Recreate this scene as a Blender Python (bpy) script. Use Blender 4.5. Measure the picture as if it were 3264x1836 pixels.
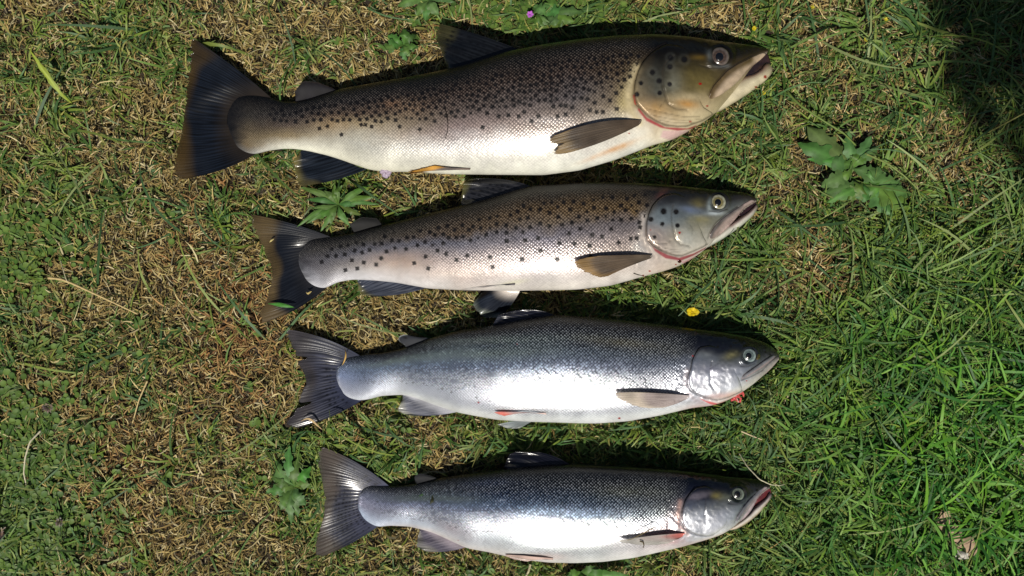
import bpy, math, random
import numpy as np
from mathutils import Vector, Matrix
from mathutils.geometry import delaunay_2d_cdt

for o in list(bpy.data.objects): bpy.data.objects.remove(o)
rng = np.random.default_rng(7); random.seed(7)

# ------------------------------------------------------------------ units
# lengths are measured in "u" = 0.32 mm; the camera hangs HC above the lawn
S = 0.00032
HC = 2750.0
CX, CY = 1632.0, 918.0

# ------------------------------------------------------------------ camera, sky, sun
scene = bpy.context.scene
COL = scene.collection
cam = bpy.data.cameras.new('camera'); camo = bpy.data.objects.new('camera', cam); COL.objects.link(camo)
camo.location = (0, 0, HC*S); camo.rotation_euler = (0, 0, 0)
cam.sensor_width = 36; cam.lens = 36*HC/3264.0
cam.clip_start = 0.01; cam.clip_end = 500
scene.camera = camo

SUN_EL = math.radians(57)
SUN_AZ = math.radians(-4)      # shadows fall up the picture and slightly to the right
world = bpy.data.worlds.new('World'); scene.world = world; world.use_nodes = True
wn = world.node_tree.nodes; wl = world.node_tree.links
bg = wn['Background']; bg.inputs['Strength'].default_value = 0.05
sky = wn.new('ShaderNodeTexSky'); sky.sky_type = 'NISHITA'; sky.sun_disc = False
sky.sun_elevation = SUN_EL; sky.sun_rotation = math.pi - SUN_AZ
wl.new(sky.outputs[0], bg.inputs[0])
sun = bpy.data.lights.new('sun', 'SUN'); sun.energy = 4.9; sun.angle = math.radians(0.5); sun.color = (1, 0.95, 0.86)
suno = bpy.data.objects.new('sun', sun); COL.objects.link(suno)
trav = Vector((-math.sin(SUN_AZ)*math.cos(SUN_EL), math.cos(SUN_AZ)*math.cos(SUN_EL), -math.sin(SUN_EL)))
suno.rotation_euler = trav.to_track_quat('-Z', 'Y').to_euler(); suno.location = (0, -2, 4)
scene.view_settings.view_transform = 'Standard'; scene.view_settings.look = 'None'
scene.view_settings.exposure = -0.24; scene.view_settings.gamma = 1.0
scene.view_settings.use_curve_mapping = False

scene.cycles.diffuse_bounces = 2

# ------------------------------------------------------------------ helpers
def lin(c):
    c = np.asarray(c, float)/255.0
    return np.where(c <= 0.04045, c/12.92, ((c+0.055)/1.055)**2.4)
def unproj(px, py, z):
    f = (HC-z)/HC
    return (px-CX)*f, (CY-py)*f
def proj(X, Y, Z):
    f = HC/(HC-Z)
    return CX+X*f, CY-Y*f
def sstep(a, b, x):
    t = np.clip((x-a)/(b-a), 0, 1); return t*t*(3-2*t)
def gsmooth(y, sig):
    if sig < 0.5: return y
    r = int(sig*3)+1; k = np.exp(-0.5*(np.arange(-r, r+1)/sig)**2); k /= k.sum()
    yp = np.concatenate([2*y[0]-y[r:0:-1], y, 2*y[-1]-y[-2:-r-2:-1]])
    return np.convolve(yp, k, 'valid')
def pdist(px, py, poly):
    d = np.full(np.shape(px), 1e9)
    for (ax, ay), (bx, by) in zip(poly[:-1], poly[1:]):
        vx, vy = bx-ax, by-ay; L = vx*vx+vy*vy+1e-9
        t = np.clip(((px-ax)*vx+(py-ay)*vy)/L, 0, 1)
        d = np.minimum(d, np.hypot(px-ax-t*vx, py-ay-t*vy))
    return d
def inside(px, py, poly):
    res = np.zeros(np.shape(px), bool); n = len(poly)
    for i in range(n):
        x0, y0 = poly[i]; x1, y1 = poly[(i+1) % n]
        if y0 == y1: continue
        c = (y0 > py) != (y1 > py)
        res ^= c & (px < (x1-x0)*(py-y0)/(y1-y0)+x0)
    return res
class Noise:
    def __init__(s, seed): s.g = np.random.default_rng(seed).random((64, 64))
    def __call__(s, x, y, sc):
        x = np.asarray(x, float)/sc; y = np.asarray(y, float)/sc
        xi = np.floor(x).astype(int); yi = np.floor(y).astype(int); fx = x-xi; fy = y-yi
        fx = fx*fx*(3-2*fx); fy = fy*fy*(3-2*fy); g = s.g
        a = g[xi % 64, yi % 64]; b = g[(xi+1) % 64, yi % 64]; c = g[xi % 64, (yi+1) % 64]; d = g[(xi+1) % 64, (yi+1) % 64]
        return a*(1-fx)*(1-fy)+b*fx*(1-fy)+c*(1-fx)*fy+d*fx*fy
N1, N2, N3, N4 = Noise(1), Noise(2), Noise(3), Noise(4)
def resample(pts, n):
    pts = np.array(pts, float); d = np.concatenate([[0], np.cumsum(np.hypot(*np.diff(pts, axis=0).T))])
    t = np.linspace(0, d[-1], n); return np.stack([np.interp(t, d, pts[:, i]) for i in range(pts.shape[1])], 1)
def smoothline(pts, n, sig=None):
    p = resample(pts, n); sig = n/30 if sig is None else sig
    return np.stack([gsmooth(p[:, i], sig) for i in range(p.shape[1])], 1)

def mesh_np(name, V, quads=None, tris=None, mat=None, parent=None, origin=(0, 0, 0), col=None, prm=None, uv=None, smooth=True):
    """V in u; makes ONE mesh object"""
    V = (np.asarray(V, float)-np.asarray(origin, float))*S
    me = bpy.data.meshes.new(name)
    nq = 0 if quads is None else len(quads); nt = 0 if tris is None else len(tris)
    me.vertices.add(len(V)); me.vertices.foreach_set('co', V.astype(np.float32).ravel())
    parts = []
    if nq: parts.append(np.asarray(quads, np.int32).ravel())
    if nt: parts.append(np.asarray(tris, np.int32).ravel())
    li = np.concatenate(parts); me.loops.add(len(li)); me.loops.foreach_set('vertex_index', li)
    me.polygons.add(nq+nt)
    st = np.concatenate([np.arange(nq)*4, nq*4+np.arange(nt)*3]).astype(np.int32)
    me.polygons.foreach_set('loop_start', st)
    me.update(calc_edges=True)
    if smooth: me.polygons.foreach_set('use_smooth', np.ones(nq+nt, bool))
    if col is not None:
        a = me.color_attributes.new('col', 'FLOAT_COLOR', 'POINT')
        c = np.ones((len(V), 4), np.float32); c[:, :np.shape(col)[1]] = col; a.data.foreach_set('color', c.ravel())
    if prm is not None:
        a = me.color_attributes.new('prm', 'FLOAT_COLOR', 'POINT')
        a.data.foreach_set('color', np.asarray(prm, np.float32).ravel())
    if uv is not None:
        l = me.uv_layers.new(name='scale'); l.data.foreach_set('uv', np.asarray(uv, np.float32)[li].ravel())
    me.validate(); me.update()
    if mat: me.materials.append(mat)
    ob = bpy.data.objects.new(name, me); COL.objects.link(ob)
    ob.location = Vector(origin)*S
    if parent is not None:
        ob.parent = parent; ob.location = (Vector(origin)-Vector(parent['org']))*S
    return ob
def empty(name, label, cat, org, group=None):
    o = bpy.data.objects.new(name, None); COL.objects.link(o); o.empty_display_size = 0.02
    o.location = Vector(org)*S; o['org'] = tuple(float(v) for v in org)
    o['label'] = label; o['category'] = cat
    if group: o['group'] = group
    return o
def tag(o, label, cat, group=None):
    o['label'] = label; o['category'] = cat
    if group: o['group'] = group
    return o
def gridquads(nu, nv, off=0, closed_v=False):
    i, j = np.meshgrid(np.arange(nu-1), np.arange(nv if closed_v else nv-1), indexing='ij')
    a = i*nv+j; b = i*nv+(j+1) % nv; c = (i+1)*nv+(j+1) % nv; d = (i+1)*nv+j
    return np.stack([a, b, c, d], -1).reshape(-1, 4)+off

# ------------------------------------------------------------------ materials
def newmat(name):
    m = bpy.data.materials.new(name); m.use_nodes = True; nt = m.node_tree
    return m, nt, nt.nodes['Principled BSDF'], nt.nodes.new, nt.links.new
def skin_material(name, gap=0.35, bump=0.5, coat=0.2, pale=(0.12, 0.105, 0.09, 1), spec=0.5):
    m, nt, P, new, link = newmat(name)
    ac = new('ShaderNodeAttribute'); ac.attribute_name = 'col'
    ap = new('ShaderNodeAttribute'); ap.attribute_name = 'prm'
    sp = new('ShaderNodeSeparateColor'); link(ap.outputs['Color'], sp.inputs[0])
    uv = new('ShaderNodeUVMap'); uv.uv_map = 'scale'
    vo = new('ShaderNodeTexVoronoi'); vo.voronoi_dimensions = '2D'; vo.inputs['Scale'].default_value = 1.0; vo.inputs['Randomness'].default_value = 0.28
    link(uv.outputs[0], vo.inputs['Vector'])
    sr = new('ShaderNodeSeparateColor'); link(vo.outputs['Color'], sr.inputs[0])
    cen = new('ShaderNodeMapRange'); cen.interpolation_type = 'SMOOTHSTEP'
    cen.inputs['From Min'].default_value = 0.60; cen.inputs['From Max'].default_value = 0.22
    link(vo.outputs['Distance'], cen.inputs['Value'])
    cen2 = new('ShaderNodeMapRange'); cen2.interpolation_type = 'SMOOTHSTEP'
    cen2.inputs['From Min'].default_value = 0.42; cen2.inputs['From Max'].default_value = 0.14
    link(vo.outputs['Distance'], cen2.inputs['Value'])
    def math_(op, a, b, c=None):
        n = new('ShaderNodeMath'); n.operation = op
        for i, v in enumerate((a, b, c)):
            if v is None: continue
            if isinstance(v, (int, float)): n.inputs[i].default_value = v
            else: link(v, n.inputs[i])
        return n.outputs[0]
    g = sp.outputs['Green']
    # darker rims between scales
    rim = math_('SUBTRACT', 1.0, cen.outputs[0])
    rimf = math_('MULTIPLY', math_('MULTIPLY', rim, g), gap)
    mx1 = new('ShaderNodeMix'); mx1.data_type = 'RGBA'; mx1.blend_type = 'MULTIPLY'
    link(rimf, mx1.inputs['Factor']); link(ac.outputs['Color'], mx1.inputs['A']); mx1.inputs['B'].default_value = (0.12, 0.12, 0.14, 1)
    # pale centre of each scale, its glint painted into the colour
    rv = math_('MULTIPLY_ADD', sr.outputs['Red'], 0.9, 0.35)
    sk = math_('MINIMUM', math_('MULTIPLY', math_('MULTIPLY', cen2.outputs[0], sp.outputs['Blue']), rv), 1.0)
    lt = new('ShaderNodeMix'); lt.data_type = 'RGBA'; lt.blend_type = 'ADD'; lt.inputs['Factor'].default_value = 1
    sc2 = new('ShaderNodeMix'); sc2.data_type = 'RGBA'; sc2.blend_type = 'MULTIPLY'; sc2.inputs['Factor'].default_value = 1
    link(ac.outputs['Color'], sc2.inputs['A']); sc2.inputs['B'].default_value = (1.5, 1.5, 1.5, 1)
    link(sc2.outputs['Result'], lt.inputs['A']); lt.inputs['B'].default_value = pale
    mx2 = new('ShaderNodeMix'); mx2.data_type = 'RGBA'
    link(sk, mx2.inputs['Factor']); link(mx1.outputs['Result'], mx2.inputs['A']); link(lt.outputs['Result'], mx2.inputs['B'])
    # fine mottling
    no = new('ShaderNodeTexNoise'); no.inputs['Scale'].default_value = 260; no.inputs['Detail'].default_value = 3
    tc = new('ShaderNodeTexCoord'); link(tc.outputs['Object'], no.inputs['Vector'])
    mr = new('ShaderNodeMapRange'); mr.inputs['To Min'].default_value = 0.8; mr.inputs['To Max'].default_value = 1.2
    link(no.outputs['Fac'], mr.inputs['Value'])
    mx3 = new('ShaderNodeMix'); mx3.data_type = 'RGBA'; mx3.blend_type = 'MULTIPLY'; mx3.inputs['Factor'].default_value = 1
    link(mx2.outputs['Result'], mx3.inputs['A']); link(mr.outputs[0], mx3.inputs['B'])
    link(mx3.outputs['Result'], P.inputs['Base Color'])
    link(sp.outputs['Red'], P.inputs['Metallic'])
    rr = math_('MULTIPLY_ADD', math_('MULTIPLY', math_('SUBTRACT', sr.outputs['Green'], 0.5), g), 0.22, ap.outputs['Alpha'])
    link(rr, P.inputs['Roughness'])
    # domed scales, each tilted a little its own way
    ht = math_('MULTIPLY', math_('ADD', cen.outputs[0], math_('MULTIPLY', sr.outputs['Blue'], 0.5)), g)
    hn = math_('ADD', ht, math_('MULTIPLY', no.outputs['Fac'], math_('MULTIPLY_ADD', g, -1.2, 1.6)))
    bp = new('ShaderNodeBump'); bp.inputs['Strength'].default_value = bump; bp.inputs['Distance'].default_value = 0.0005
    link(hn, bp.inputs['Height']); link(bp.outputs[0], P.inputs['Normal'])
    P.inputs['Coat Weight'].default_value = coat; P.inputs['Coat Roughness'].default_value = 0.2
    link(bp.outputs[0], P.inputs['Coat Normal'])
    P.inputs['Specular IOR Level'].default_value = spec
    return m
def attr_material(name, rough=0.5, spec=0.5, coat=0.0, transl=0.0, bump=0.0, bscale=800, alpha=False, coat_rough=0.15, var=0.25):
    m, nt, P, new, link = newmat(name)
    ac = new('ShaderNodeAttribute'); ac.attribute_name = 'col'
    no = new('ShaderNodeTexNoise'); no.inputs['Scale'].default_value = bscale; no.inputs['Detail'].default_value = 3
    tc = new('ShaderNodeTexCoord'); link(tc.outputs['Object'], no.inputs['Vector'])
    mr = new('ShaderNodeMapRange'); mr.inputs['To Min'].default_value = 1-var; mr.inputs['To Max'].default_value = 1+var
    link(no.outputs['Fac'], mr.inputs['Value'])
    mx = new('ShaderNodeMix'); mx.data_type = 'RGBA'; mx.blend_type = 'MULTIPLY'; mx.inputs['Factor'].default_value = 1
    link(ac.outputs['Color'], mx.inputs['A']); link(mr.outputs[0], mx.inputs['B'])
    link(mx.outputs['Result'], P.inputs['Base Color'])
    P.inputs['Roughness'].default_value = rough; P.inputs['Specular IOR Level'].default_value = spec
    P.inputs['Coat Weight'].default_value = coat; P.inputs['Coat Roughness'].default_value = coat_rough
    if alpha: link(ac.outputs['Alpha'], P.inputs['Alpha'])
    if bump:
        bp = new('ShaderNodeBump'); bp.inputs['Strength'].default_value = bump; bp.inputs['Distance'].default_value = 0.0004
        link(no.outputs['Fac'], bp.inputs['Height']); link(bp.outputs[0], P.inputs['Normal'])
    if transl:
        tr = new('ShaderNodeBsdfTranslucent'); link(mx.outputs['Result'], tr.inputs['Color'])
        ms = new('ShaderNodeMixShader'); ms.inputs[0].default_value = transl
        out = nt.nodes['Material Output']; link(P.outputs[0], ms.inputs[1]); link(tr.outputs[0], ms.inputs[2]); link(ms.outputs[0], out.inputs['Surface'])
    return m
M_BROWN = skin_material('brown_trout_skin', 0.85, 0.4, 0.08, spec=0.3)
M_SILVER = skin_material('silver_trout_skin', 0.93, 0.4, 0.12, (0.3, 0.31, 0.32, 1), 0.4)
M_FIN = attr_material('wet_fin_membrane', 0.24, 0.3, 0.28, 0.08, 0.12, 900, True, 0.12)
M_FLESH = attr_material('matt_fin_flesh', 0.62, 0.2, 0.0, 0.05, 0.2, 700, True)
M_GRASS = attr_material('grass_blade', 0.5, 0.25, 0.0, 0.12, 0, 600)
M_STRAW = attr_material('dry_straw', 0.7, 0.2, 0.0, 0.18, 0, 600)
M_LEAF = attr_material('weed_leaf', 0.5, 0.3, 0.0, 0.12, 0.6, 220)
M_PETAL = attr_material('flower_petal', 0.6, 0.3, 0.0, 0.25, 0.2, 400)
M_EYE = attr_material('wet_eye', 0.22, 0.6, 1.0, 0, 0, 900, False, 0.05, 0.3)
M_BLOOD = attr_material('fresh_blood', 0.15, 0.6, 1.0, 0, 0, 500, False, 0.05, 0.2)
M_SOIL, nt, P, new, link = newmat('dark_soil')
tc = new('ShaderNodeTexCoord'); no = new('ShaderNodeTexNoise'); no.inputs['Scale'].default_value = 90; no.inputs['Detail'].default_value = 8
link(tc.outputs['Object'], no.inputs['Vector'])
cr = new('ShaderNodeValToRGB'); cr.color_ramp.elements[0].color = (0.012, 0.008, 0.005, 1); cr.color_ramp.elements[1].color = (0.045, 0.03, 0.018, 1)
link(no.outputs['Fac'], cr.inputs[0]); link(cr.outputs[0], P.inputs['Base Color']); P.inputs['Roughness'].default_value = 0.9
bp = new('ShaderNodeBump'); bp.inputs['Distance'].default_value = 0.003; link(no.outputs['Fac'], bp.inputs['Height']); link(bp.outputs[0], P.inputs['Normal'])

# ------------------------------------------------------------------ the ground
def gz(px, py):
    return (N1(px+900, py+900, 260)-0.5)*14+(N2(px+900, py+900, 90)-0.5)*12+(N4(px+900, py+900, 38)-0.5)*13-4
gx = np.concatenate([[-60000, -20000, -6000], np.linspace(-1400, 4700, 480), [9000, 22000, 62000]])
gy = np.concatenate([[-60000, -20000, -5000], np.linspace(-1300, 3100, 350), [6000, 20000, 60000]])
GX, GY = np.meshgrid(gx, gy, indexing='ij')
GZ = gz(GX, GY); far = (GX < -1400) | (GX > 4700) | (GY < -1300) | (GY > 3100); GZ[far] = 0
V = np.stack([GX-CX, CY-GY, GZ], -1).reshape(-1, 3)
g_ = mesh_np('ground', V, gridquads(len(gx), len(gy))[:, ::-1], mat=M_SOIL); g_['kind'] = 'structure'

# ------------------------------------------------------------------ fish
GROUND = 14.0      # pressed-down grass under a fish
ALLMASK = []       # outlines on the lawn (u) with the height of what lies over it

class Fish:
    def __init__(s, spec):
        s.sp = spec; T = np.array(spec['outline'], float)
        s.n = spec.get('n', 560); s.x = np.linspace(T[0, 0], T[-1, 0], s.n); dx = s.x[1]-s.x[0]
        top = np.interp(s.x, T[:, 0], T[:, 1]); bot = np.interp(s.x, T[:, 0], T[:, 2])
        top = gsmooth(top, 10/dx); bot = gsmooth(bot, 10/dx)
        s.cy = (top+bot)/2; s.hw = np.maximum((bot-top)/2, 2.0)
        k = np.array(spec['thick'], float); s.h = gsmooth(s.hw*np.interp(s.x, k[:, 0], k[:, 1]), 25/dx)
        s.h = np.minimum(np.maximum(s.h, 1.6), s.hw*0.95)
        s.zc = GROUND+0.92*gsmooth(s.h, 60/dx)+spec.get('lift', 4)
        f = (HC-s.zc)/HC; s.X = (s.x-CX)*f; s.Yc = (CY-s.cy)*f; s.HW = s.hw*f
        s.org = (float(s.X[s.n//2]), float(s.Yc[s.n//2]), 0.0)
    def zsurf(s, px, py, relief=True):
        """height of the upper skin seen at (px,py)"""
        px = np.asarray(px, float); py = np.asarray(py, float); z = np.full(px.shape, 60.0)
        for _ in range(7):
            X, Y = unproj(px, py, z)
            Yc = np.interp(X, s.X, s.Yc); HW = np.interp(X, s.X, s.HW); h = np.interp(X, s.X, s.h); zc = np.interp(X, s.X, s.zc)
            t = np.clip((Y-Yc)/HW, -0.999, 0.999)
            z = zc+h*(1-t*t)**(0.5*s.sp.get('e', 0.9))
        if relief: z = z+s.relief(px, py)*sstep(0.15, 0.5, np.sqrt(1-t*t))
        return z
    def zc_at(s, px):
        return np.interp(px, s.x, s.zc)
    def relief(s, px, py):
        r = np.zeros(np.shape(px)); m = px > s.sp['headx']
        if not m.any(): return r
        x = px[m]; y = py[m]; q = np.zeros(x.shape)
        for ln, w, dz in s.sp.get('grooves', []):
            d = pdist(x, y, ln); q -= dz*np.exp(-(d/w)**2)
        ex, ey, er = s.sp['eye'][:3]; d = np.hypot(x-ex, y-ey)
        q += 6*np.exp(-((d-er*1.25)/(er*0.3))**2)-9*np.exp(-(d/(er*0.8))**4)
        for bx, by, rx, ry, dz in s.sp.get('bumps', []): q += dz*np.exp(-((x-bx)/rx)**2-((y-by)/ry)**2)
        q += (N3(x, y, 26)-0.5)*2.2+(N4(x, y, 9)-0.5)*s.sp.get('crinkle', 0.5)
        r[m] = q; return r
    def paint(s, px, py, v):
        """pigment plus painted back shade: returns col (n,3) and prm (metal, scale, pale centres, roughness)"""
        st = s.sp['colour']; vs = np.linspace(0, 1, 41)
        tab = []
        for x, stops in st:
            a = np.array([[q[0], *lin(q[1]), q[2], q[3], q[4], q[5]] for q in stops])
            tab.append(np.stack([np.interp(vs, a[:, 0], a[:, i]) for i in range(1, 8)], 1))
        tab = np.array(tab); sx = np.array([q[0] for q in st], float)
        wob = (N1(px, py, 70)-0.5)*0.07+(N2(px, py, 22)-0.5)*0.05; wob = wob*s.sp.get('wob', 1)
        vv = np.clip(v+wob, 0, 1)*40; vi = np.minimum(vv.astype(int), 39); vf = (vv-vi)[:, None]
        fx = np.interp(px, sx, np.arange(len(sx))); xi = np.minimum(fx.astype(int), len(sx)-2); xf = (fx-xi)[:, None]
        A = tab[xi, vi]*(1-vf)+tab[xi, vi+1]*vf; B = tab[xi+1, vi]*(1-vf)+tab[xi+1, vi+1]*vf
        R = A*(1-xf)+B*xf; C = R[:, :3].copy(); Q = R[:, 3:7].copy()
        gl = s.sp['gillfront']; head = px > np.interp(py, [p[1] for p in gl], [p[0] for p in gl])
        Q[head, 1] = 0; Q[head, 2] = 0
        C *= (0.86+0.28*N4(px, py, 40))[:, None]
        dk = s.sp.get('dark', .2); C *= (dk+(1-dk)*sstep(0.0, .27, v))[:, None]; Q[:, 2] *= .45+.55*sstep(.02, .16, v); Q[:, 3] -= .12*(1-sstep(.25, .5, v)); Q[:, 1] *= 1-(1-s.sp.get('flank', .7))*sstep(.35, .55, v)  # countershading, with the shade on the back also painted into the colour
        def put(m, c, metal=None, sc=None, rough=None):
            m = np.clip(m, 0, 1); C[:] = C*(1-m[:, None])+lin(c)*m[:, None]
            if metal is not None: Q[:, 0] = Q[:, 0]*(1-m)+metal*m
            if sc is not None: Q[:, 1] = Q[:, 1]*(1-m)+sc*m; Q[:, 2] = Q[:, 2]*(1-m)+sc*m
            if rough is not None: Q[:, 3] = Q[:, 3]*(1-m)+rough*m
        for b in s.sp.get('blobs', []):
            x, y, rx, ry, rot, c, k = b[:7]; metal = b[7] if len(b) > 7 else None; rg = b[8] if len(b) > 8 else None
            ca, sa = math.cos(math.radians(rot)), math.sin(math.radians(rot))
            u = (px-x)*ca+(py-y)*sa; w = -(px-x)*sa+(py-y)*ca
            put(k*np.exp(-(u/rx)**2-(w/ry)**2)*(0.75+0.5*N3(px, py, 14)), c, metal, None, rg)
        for pl, w, c, k in s.sp.get('bands', []):
            put(k*np.exp(-(pdist(px, py, pl)/w)**2), c, None, 0.0)
        for pl, c, k, soft in s.sp.get('zones', []):
            ins = inside(px, py, pl); d = pdist(px, py, list(pl)+[pl[0]])
            put(np.where(ins, sstep(0, soft, d), 0)*k, c, 0.0, 0.0, 0.3)
        for pl, w, dz in s.sp.get('grooves', []):
            put(0.6*np.exp(-(pdist(px, py, pl)/(w*0.7))**2)*min(1, dz/3), s.sp.get('groovecol', (50, 42, 34)))
        if 'endblend' in s.sp:
            ew, ec, ek = s.sp['endblend']; d = px-s.x[0]-ew*.35*(N2(px, py*3, 20)-.5)
            put(ek*(1-sstep(0, ew, d)), ec, 0.02, None, .32)
        for (x, y, r) in s.sp.get('headspots', []):
            d = np.hypot(px-x, py-y)
            put(0.04*np.exp(-((d-r*1.7)/(r*0.6))**2), s.sp.get('halo', (150, 155, 150)))
            put(1-sstep(r*0.85, r*1.3, d), (14, 12, 12), 0.0, None, 0.5)
        for (x, y, r) in s.sp.get('blood', []):
            put(1-sstep(r*0.6, r*1.1, np.hypot(px-x, (py-y)*1.3)), (140, 14, 14), 0.0, 0.0, 0.15)
        sp = s.sp.get('spots', [])
        if len(sp):
            sp = np.array(sp); order = np.argsort(px); xs = px[order]
            M = np.zeros(len(px))
            rr = np.random.default_rng(5)
            for x, y, r in sp:
                a = np.searchsorted(xs, x-r*1.4); b = np.searchsorted(xs, x+r*1.4); ii = order[a:b]
                dx = px[ii]-x; dy = py[ii]-y; d = np.hypot(dx, dy); th = np.arctan2(dy, dx)+rr.uniform(-0.4, 0.4)
                kk = rr.choice([2, 2, 2.5]); edge = r*1.1*(0.62+0.38*np.abs(np.sin(th*kk))**1.2)
                M[ii] = np.maximum(M[ii], 1-sstep(edge*0.75, edge*1.12, d))
            M[head] = 0
            put(M*0.96, s.sp.get('spotcol', (16, 13, 15)), 0.0, None, 0.45)
            Q[:, 2] *= (1-M)
        return C, Q
    def build(s):
        sp = s.sp; root = empty(sp['name'], sp['label'], 'fish', s.org, 'caught fish laid side by side on the lawn'); s.root = root
        nt_ = sp.get('nt', 190); nb = 22
        a = np.concatenate([np.linspace(0, np.pi, nt_), np.linspace(np.pi, 2*np.pi, nb+2)[1:-1]])
        nj = len(a); e = sp.get('e', 0.9)
        A, _ = np.meshgrid(a, s.x); ca, sa = np.cos(A), np.sin(A)
        X = np.repeat(s.X[:, None], nj, 1); Y = s.Yc[:, None]+s.HW[:, None]*ca
        Z = s.zc[:, None]+s.h[:, None]*np.sign(sa)*np.abs(sa)**e
        ii = np.arange(s.n)[:, None]; X = X+np.clip(1-ii/14, 0, 1)*(N4(Y, Y*0, 14)-.5)*7
        px, py = proj(X, Y, Z); v = (1-ca)/2
        up = sa > 0
        rel = s.relief(px.ravel(), py.ravel()).reshape(px.shape)
        Z = Z+np.where(up, rel*sstep(0.15, 0.5, np.abs(sa)), 0)
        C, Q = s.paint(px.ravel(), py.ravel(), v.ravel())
        # scale lattice from real skin lengths
        jm = nt_//2; ds = np.hypot(np.diff(Y, axis=1), np.diff(Z, axis=1)); arc = np.concatenate([np.zeros((s.n, 1)), np.cumsum(ds, 1)], 1)
        arc = arc-arc[:, jm:jm+1]
        size = sp.get('scale', 8.5)*(s.hw/s.hw.max())**0.35
        size = gsmooth(size, 20)
        U = np.concatenate([[0], np.cumsum(np.hypot(np.diff(s.X), np.diff(s.Yc))/((size[1:]+size[:-1])/2))])
        Vv = arc/size[:, None]
        uv = np.stack([(U[:, None]*0.95+Vv)*0.72, (U[:, None]*0.95-Vv)*0.72], -1).reshape(-1, 2)
        P3 = np.stack([X, Y, Z], -1).reshape(-1, 3)
        q = gridquads(s.n, nj, 0, True)
        n0 = len(P3)   # caps
        c0 = P3[:nj].mean(0); c1 = P3[(s.n-1)*nj:].mean(0)
        P3 = np.vstack([P3, c0, c1]); C = np.vstack([C, C[0], C[(s.n-1)*nj+jm]]); Q = np.vstack([Q, Q[0], Q[(s.n-1)*nj+jm]])
        uv = np.vstack([uv, uv[0], uv[-1]])
        j = np.arange(nj); t0 = np.stack([np.full(nj, n0), (j+1) % nj, j], 1); b = (s.n-1)*nj
        t1 = np.stack([np.full(nj, n0+1), b+j, b+(j+1) % nj], 1)
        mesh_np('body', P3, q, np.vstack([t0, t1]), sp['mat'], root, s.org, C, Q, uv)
        poly = [(x, y-h) for x, y, h in zip(s.x[::20], s.cy[::20], s.hw[::20])]+[(x, y+h) for x, y, h in zip(s.x[::-20], s.cy[::-20], s.hw[::-20])]
        ALLMASK.append((poly, 'body'))
        s.eye(); s.gillcover(); s.jaws()
        for f in sp['fins']: s.fin(**f)
    def sheet(s, name, outline, zfun, colfun, mat, step=5.0, thick=6.0, n_edge=None, parent=None, paint=False, smooth_outline=1.5):
        """closed thin solid over the outline: top surface zfun(px,py,dist to edge)"""
        per = np.hypot(*np.diff(np.array(list(outline)+[outline[0]]), axis=0).T).sum()
        nE = n_edge or max(24, int(per/step)); P_ = np.array(list(outline)+[outline[0]], float)
        e = resample(P_, nE+1)[:-1]
        if smooth_outline:
            k = int(smooth_outline*3)+1; w = np.exp(-0.5*(np.arange(-k, k+1)/smooth_outline)**2); w /= w.sum()
            e = np.stack([sum(w[i+k]*np.roll(e[:, c], -i) for i in range(-k, k+1)) for c in (0, 1)], 1)
        x0, y0 = e.min(0); x1, y1 = e.max(0)
        gx_, gy_ = np.meshgrid(np.arange(x0, x1, step), np.arange(y0, y1, step*0.87)); gx_ = gx_+(np.arange(gx_.shape[0]) % 2)[:, None]*step/2
        gx_ = gx_.ravel(); gy_ = gy_.ravel(); el = [tuple(p) for p in e]; ins = inside(gx_, gy_, el)
        gx_ = gx_[ins]; gy_ = gy_[ins]; d = pdist(gx_, gy_, el+[el[0]]); k = d > step*0.45; gx_ = gx_[k]; gy_ = gy_[k]
        pts = [Vector(p) for p in el]+[Vector((x, y)) for x, y in zip(gx_, gy_)]
        vo, _, fa, *_ = delaunay_2d_cdt(pts, [], [list(range(nE))], 1, 1e-4)
        p = np.array([tuple(v) for v in vo]); tr = np.array([t for t in fa if len(t) == 3], int)
        d = pdist(p[:, 0], p[:, 1], el+[el[0]])
        z = zfun(p[:, 0], p[:, 1], d); X, Y = unproj(p[:, 0], p[:, 1], z)
        zb = z-thick*np.clip(0.25+d/12, 0.25, 1); Xb, Yb = unproj(p[:, 0], p[:, 1], z)
        V = np.vstack([np.stack([X, Y, z], 1), np.stack([Xb, Yb, zb], 1)]); n = len(p)
        a, b, c = p[tr[:, 0]], p[tr[:, 1]], p[tr[:, 2]]
        cr_ = (b[:, 0]-a[:, 0])*(c[:, 1]-a[:, 1])-(b[:, 1]-a[:, 1])*(c[:, 0]-a[:, 0])
        tr = np.where((cr_ > 0)[:, None], tr[:, ::-1], tr)      # image y is down -> flip so normals look up
        # boundary edges
        from collections import Counter
        ed = np.concatenate([tr[:, [0, 1]], tr[:, [1, 2]], tr[:, [2, 0]]]); key = set(map(tuple, ed))
        bd = [(i, j) for i, j in key if (j, i) not in key]
        side = np.array([[j, i, i+n, j+n] for i, j in bd], int)
        tris = np.vstack([tr, tr[:, ::-1]+n])
        if paint:
            T = s.sp['outline']; xs_ = [t[0] for t in T]
            tp = np.interp(p[:, 0], xs_, [t[1] for t in T]); bt = np.interp(p[:, 0], xs_, [t[2] for t in T])
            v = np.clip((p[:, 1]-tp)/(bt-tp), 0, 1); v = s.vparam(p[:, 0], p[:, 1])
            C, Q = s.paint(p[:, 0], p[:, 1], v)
            if colfun is not None: C = colfun(p[:, 0], p[:, 1], d, C)
            Q[:, 1] = 0; Q[:, 2] = 0
        else:
            C = colfun(p[:, 0], p[:, 1], d, None); Q = np.tile([0.0, 0, 0, 0.3], (n, 1))
        uv = np.zeros((2*n, 2))
        return mesh_np(name, V, side, tris, mat, parent or s.root, s.org if parent is None else tuple(parent['org2']), np.vstack([C, C]), np.vstack([Q, Q]), uv)
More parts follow.
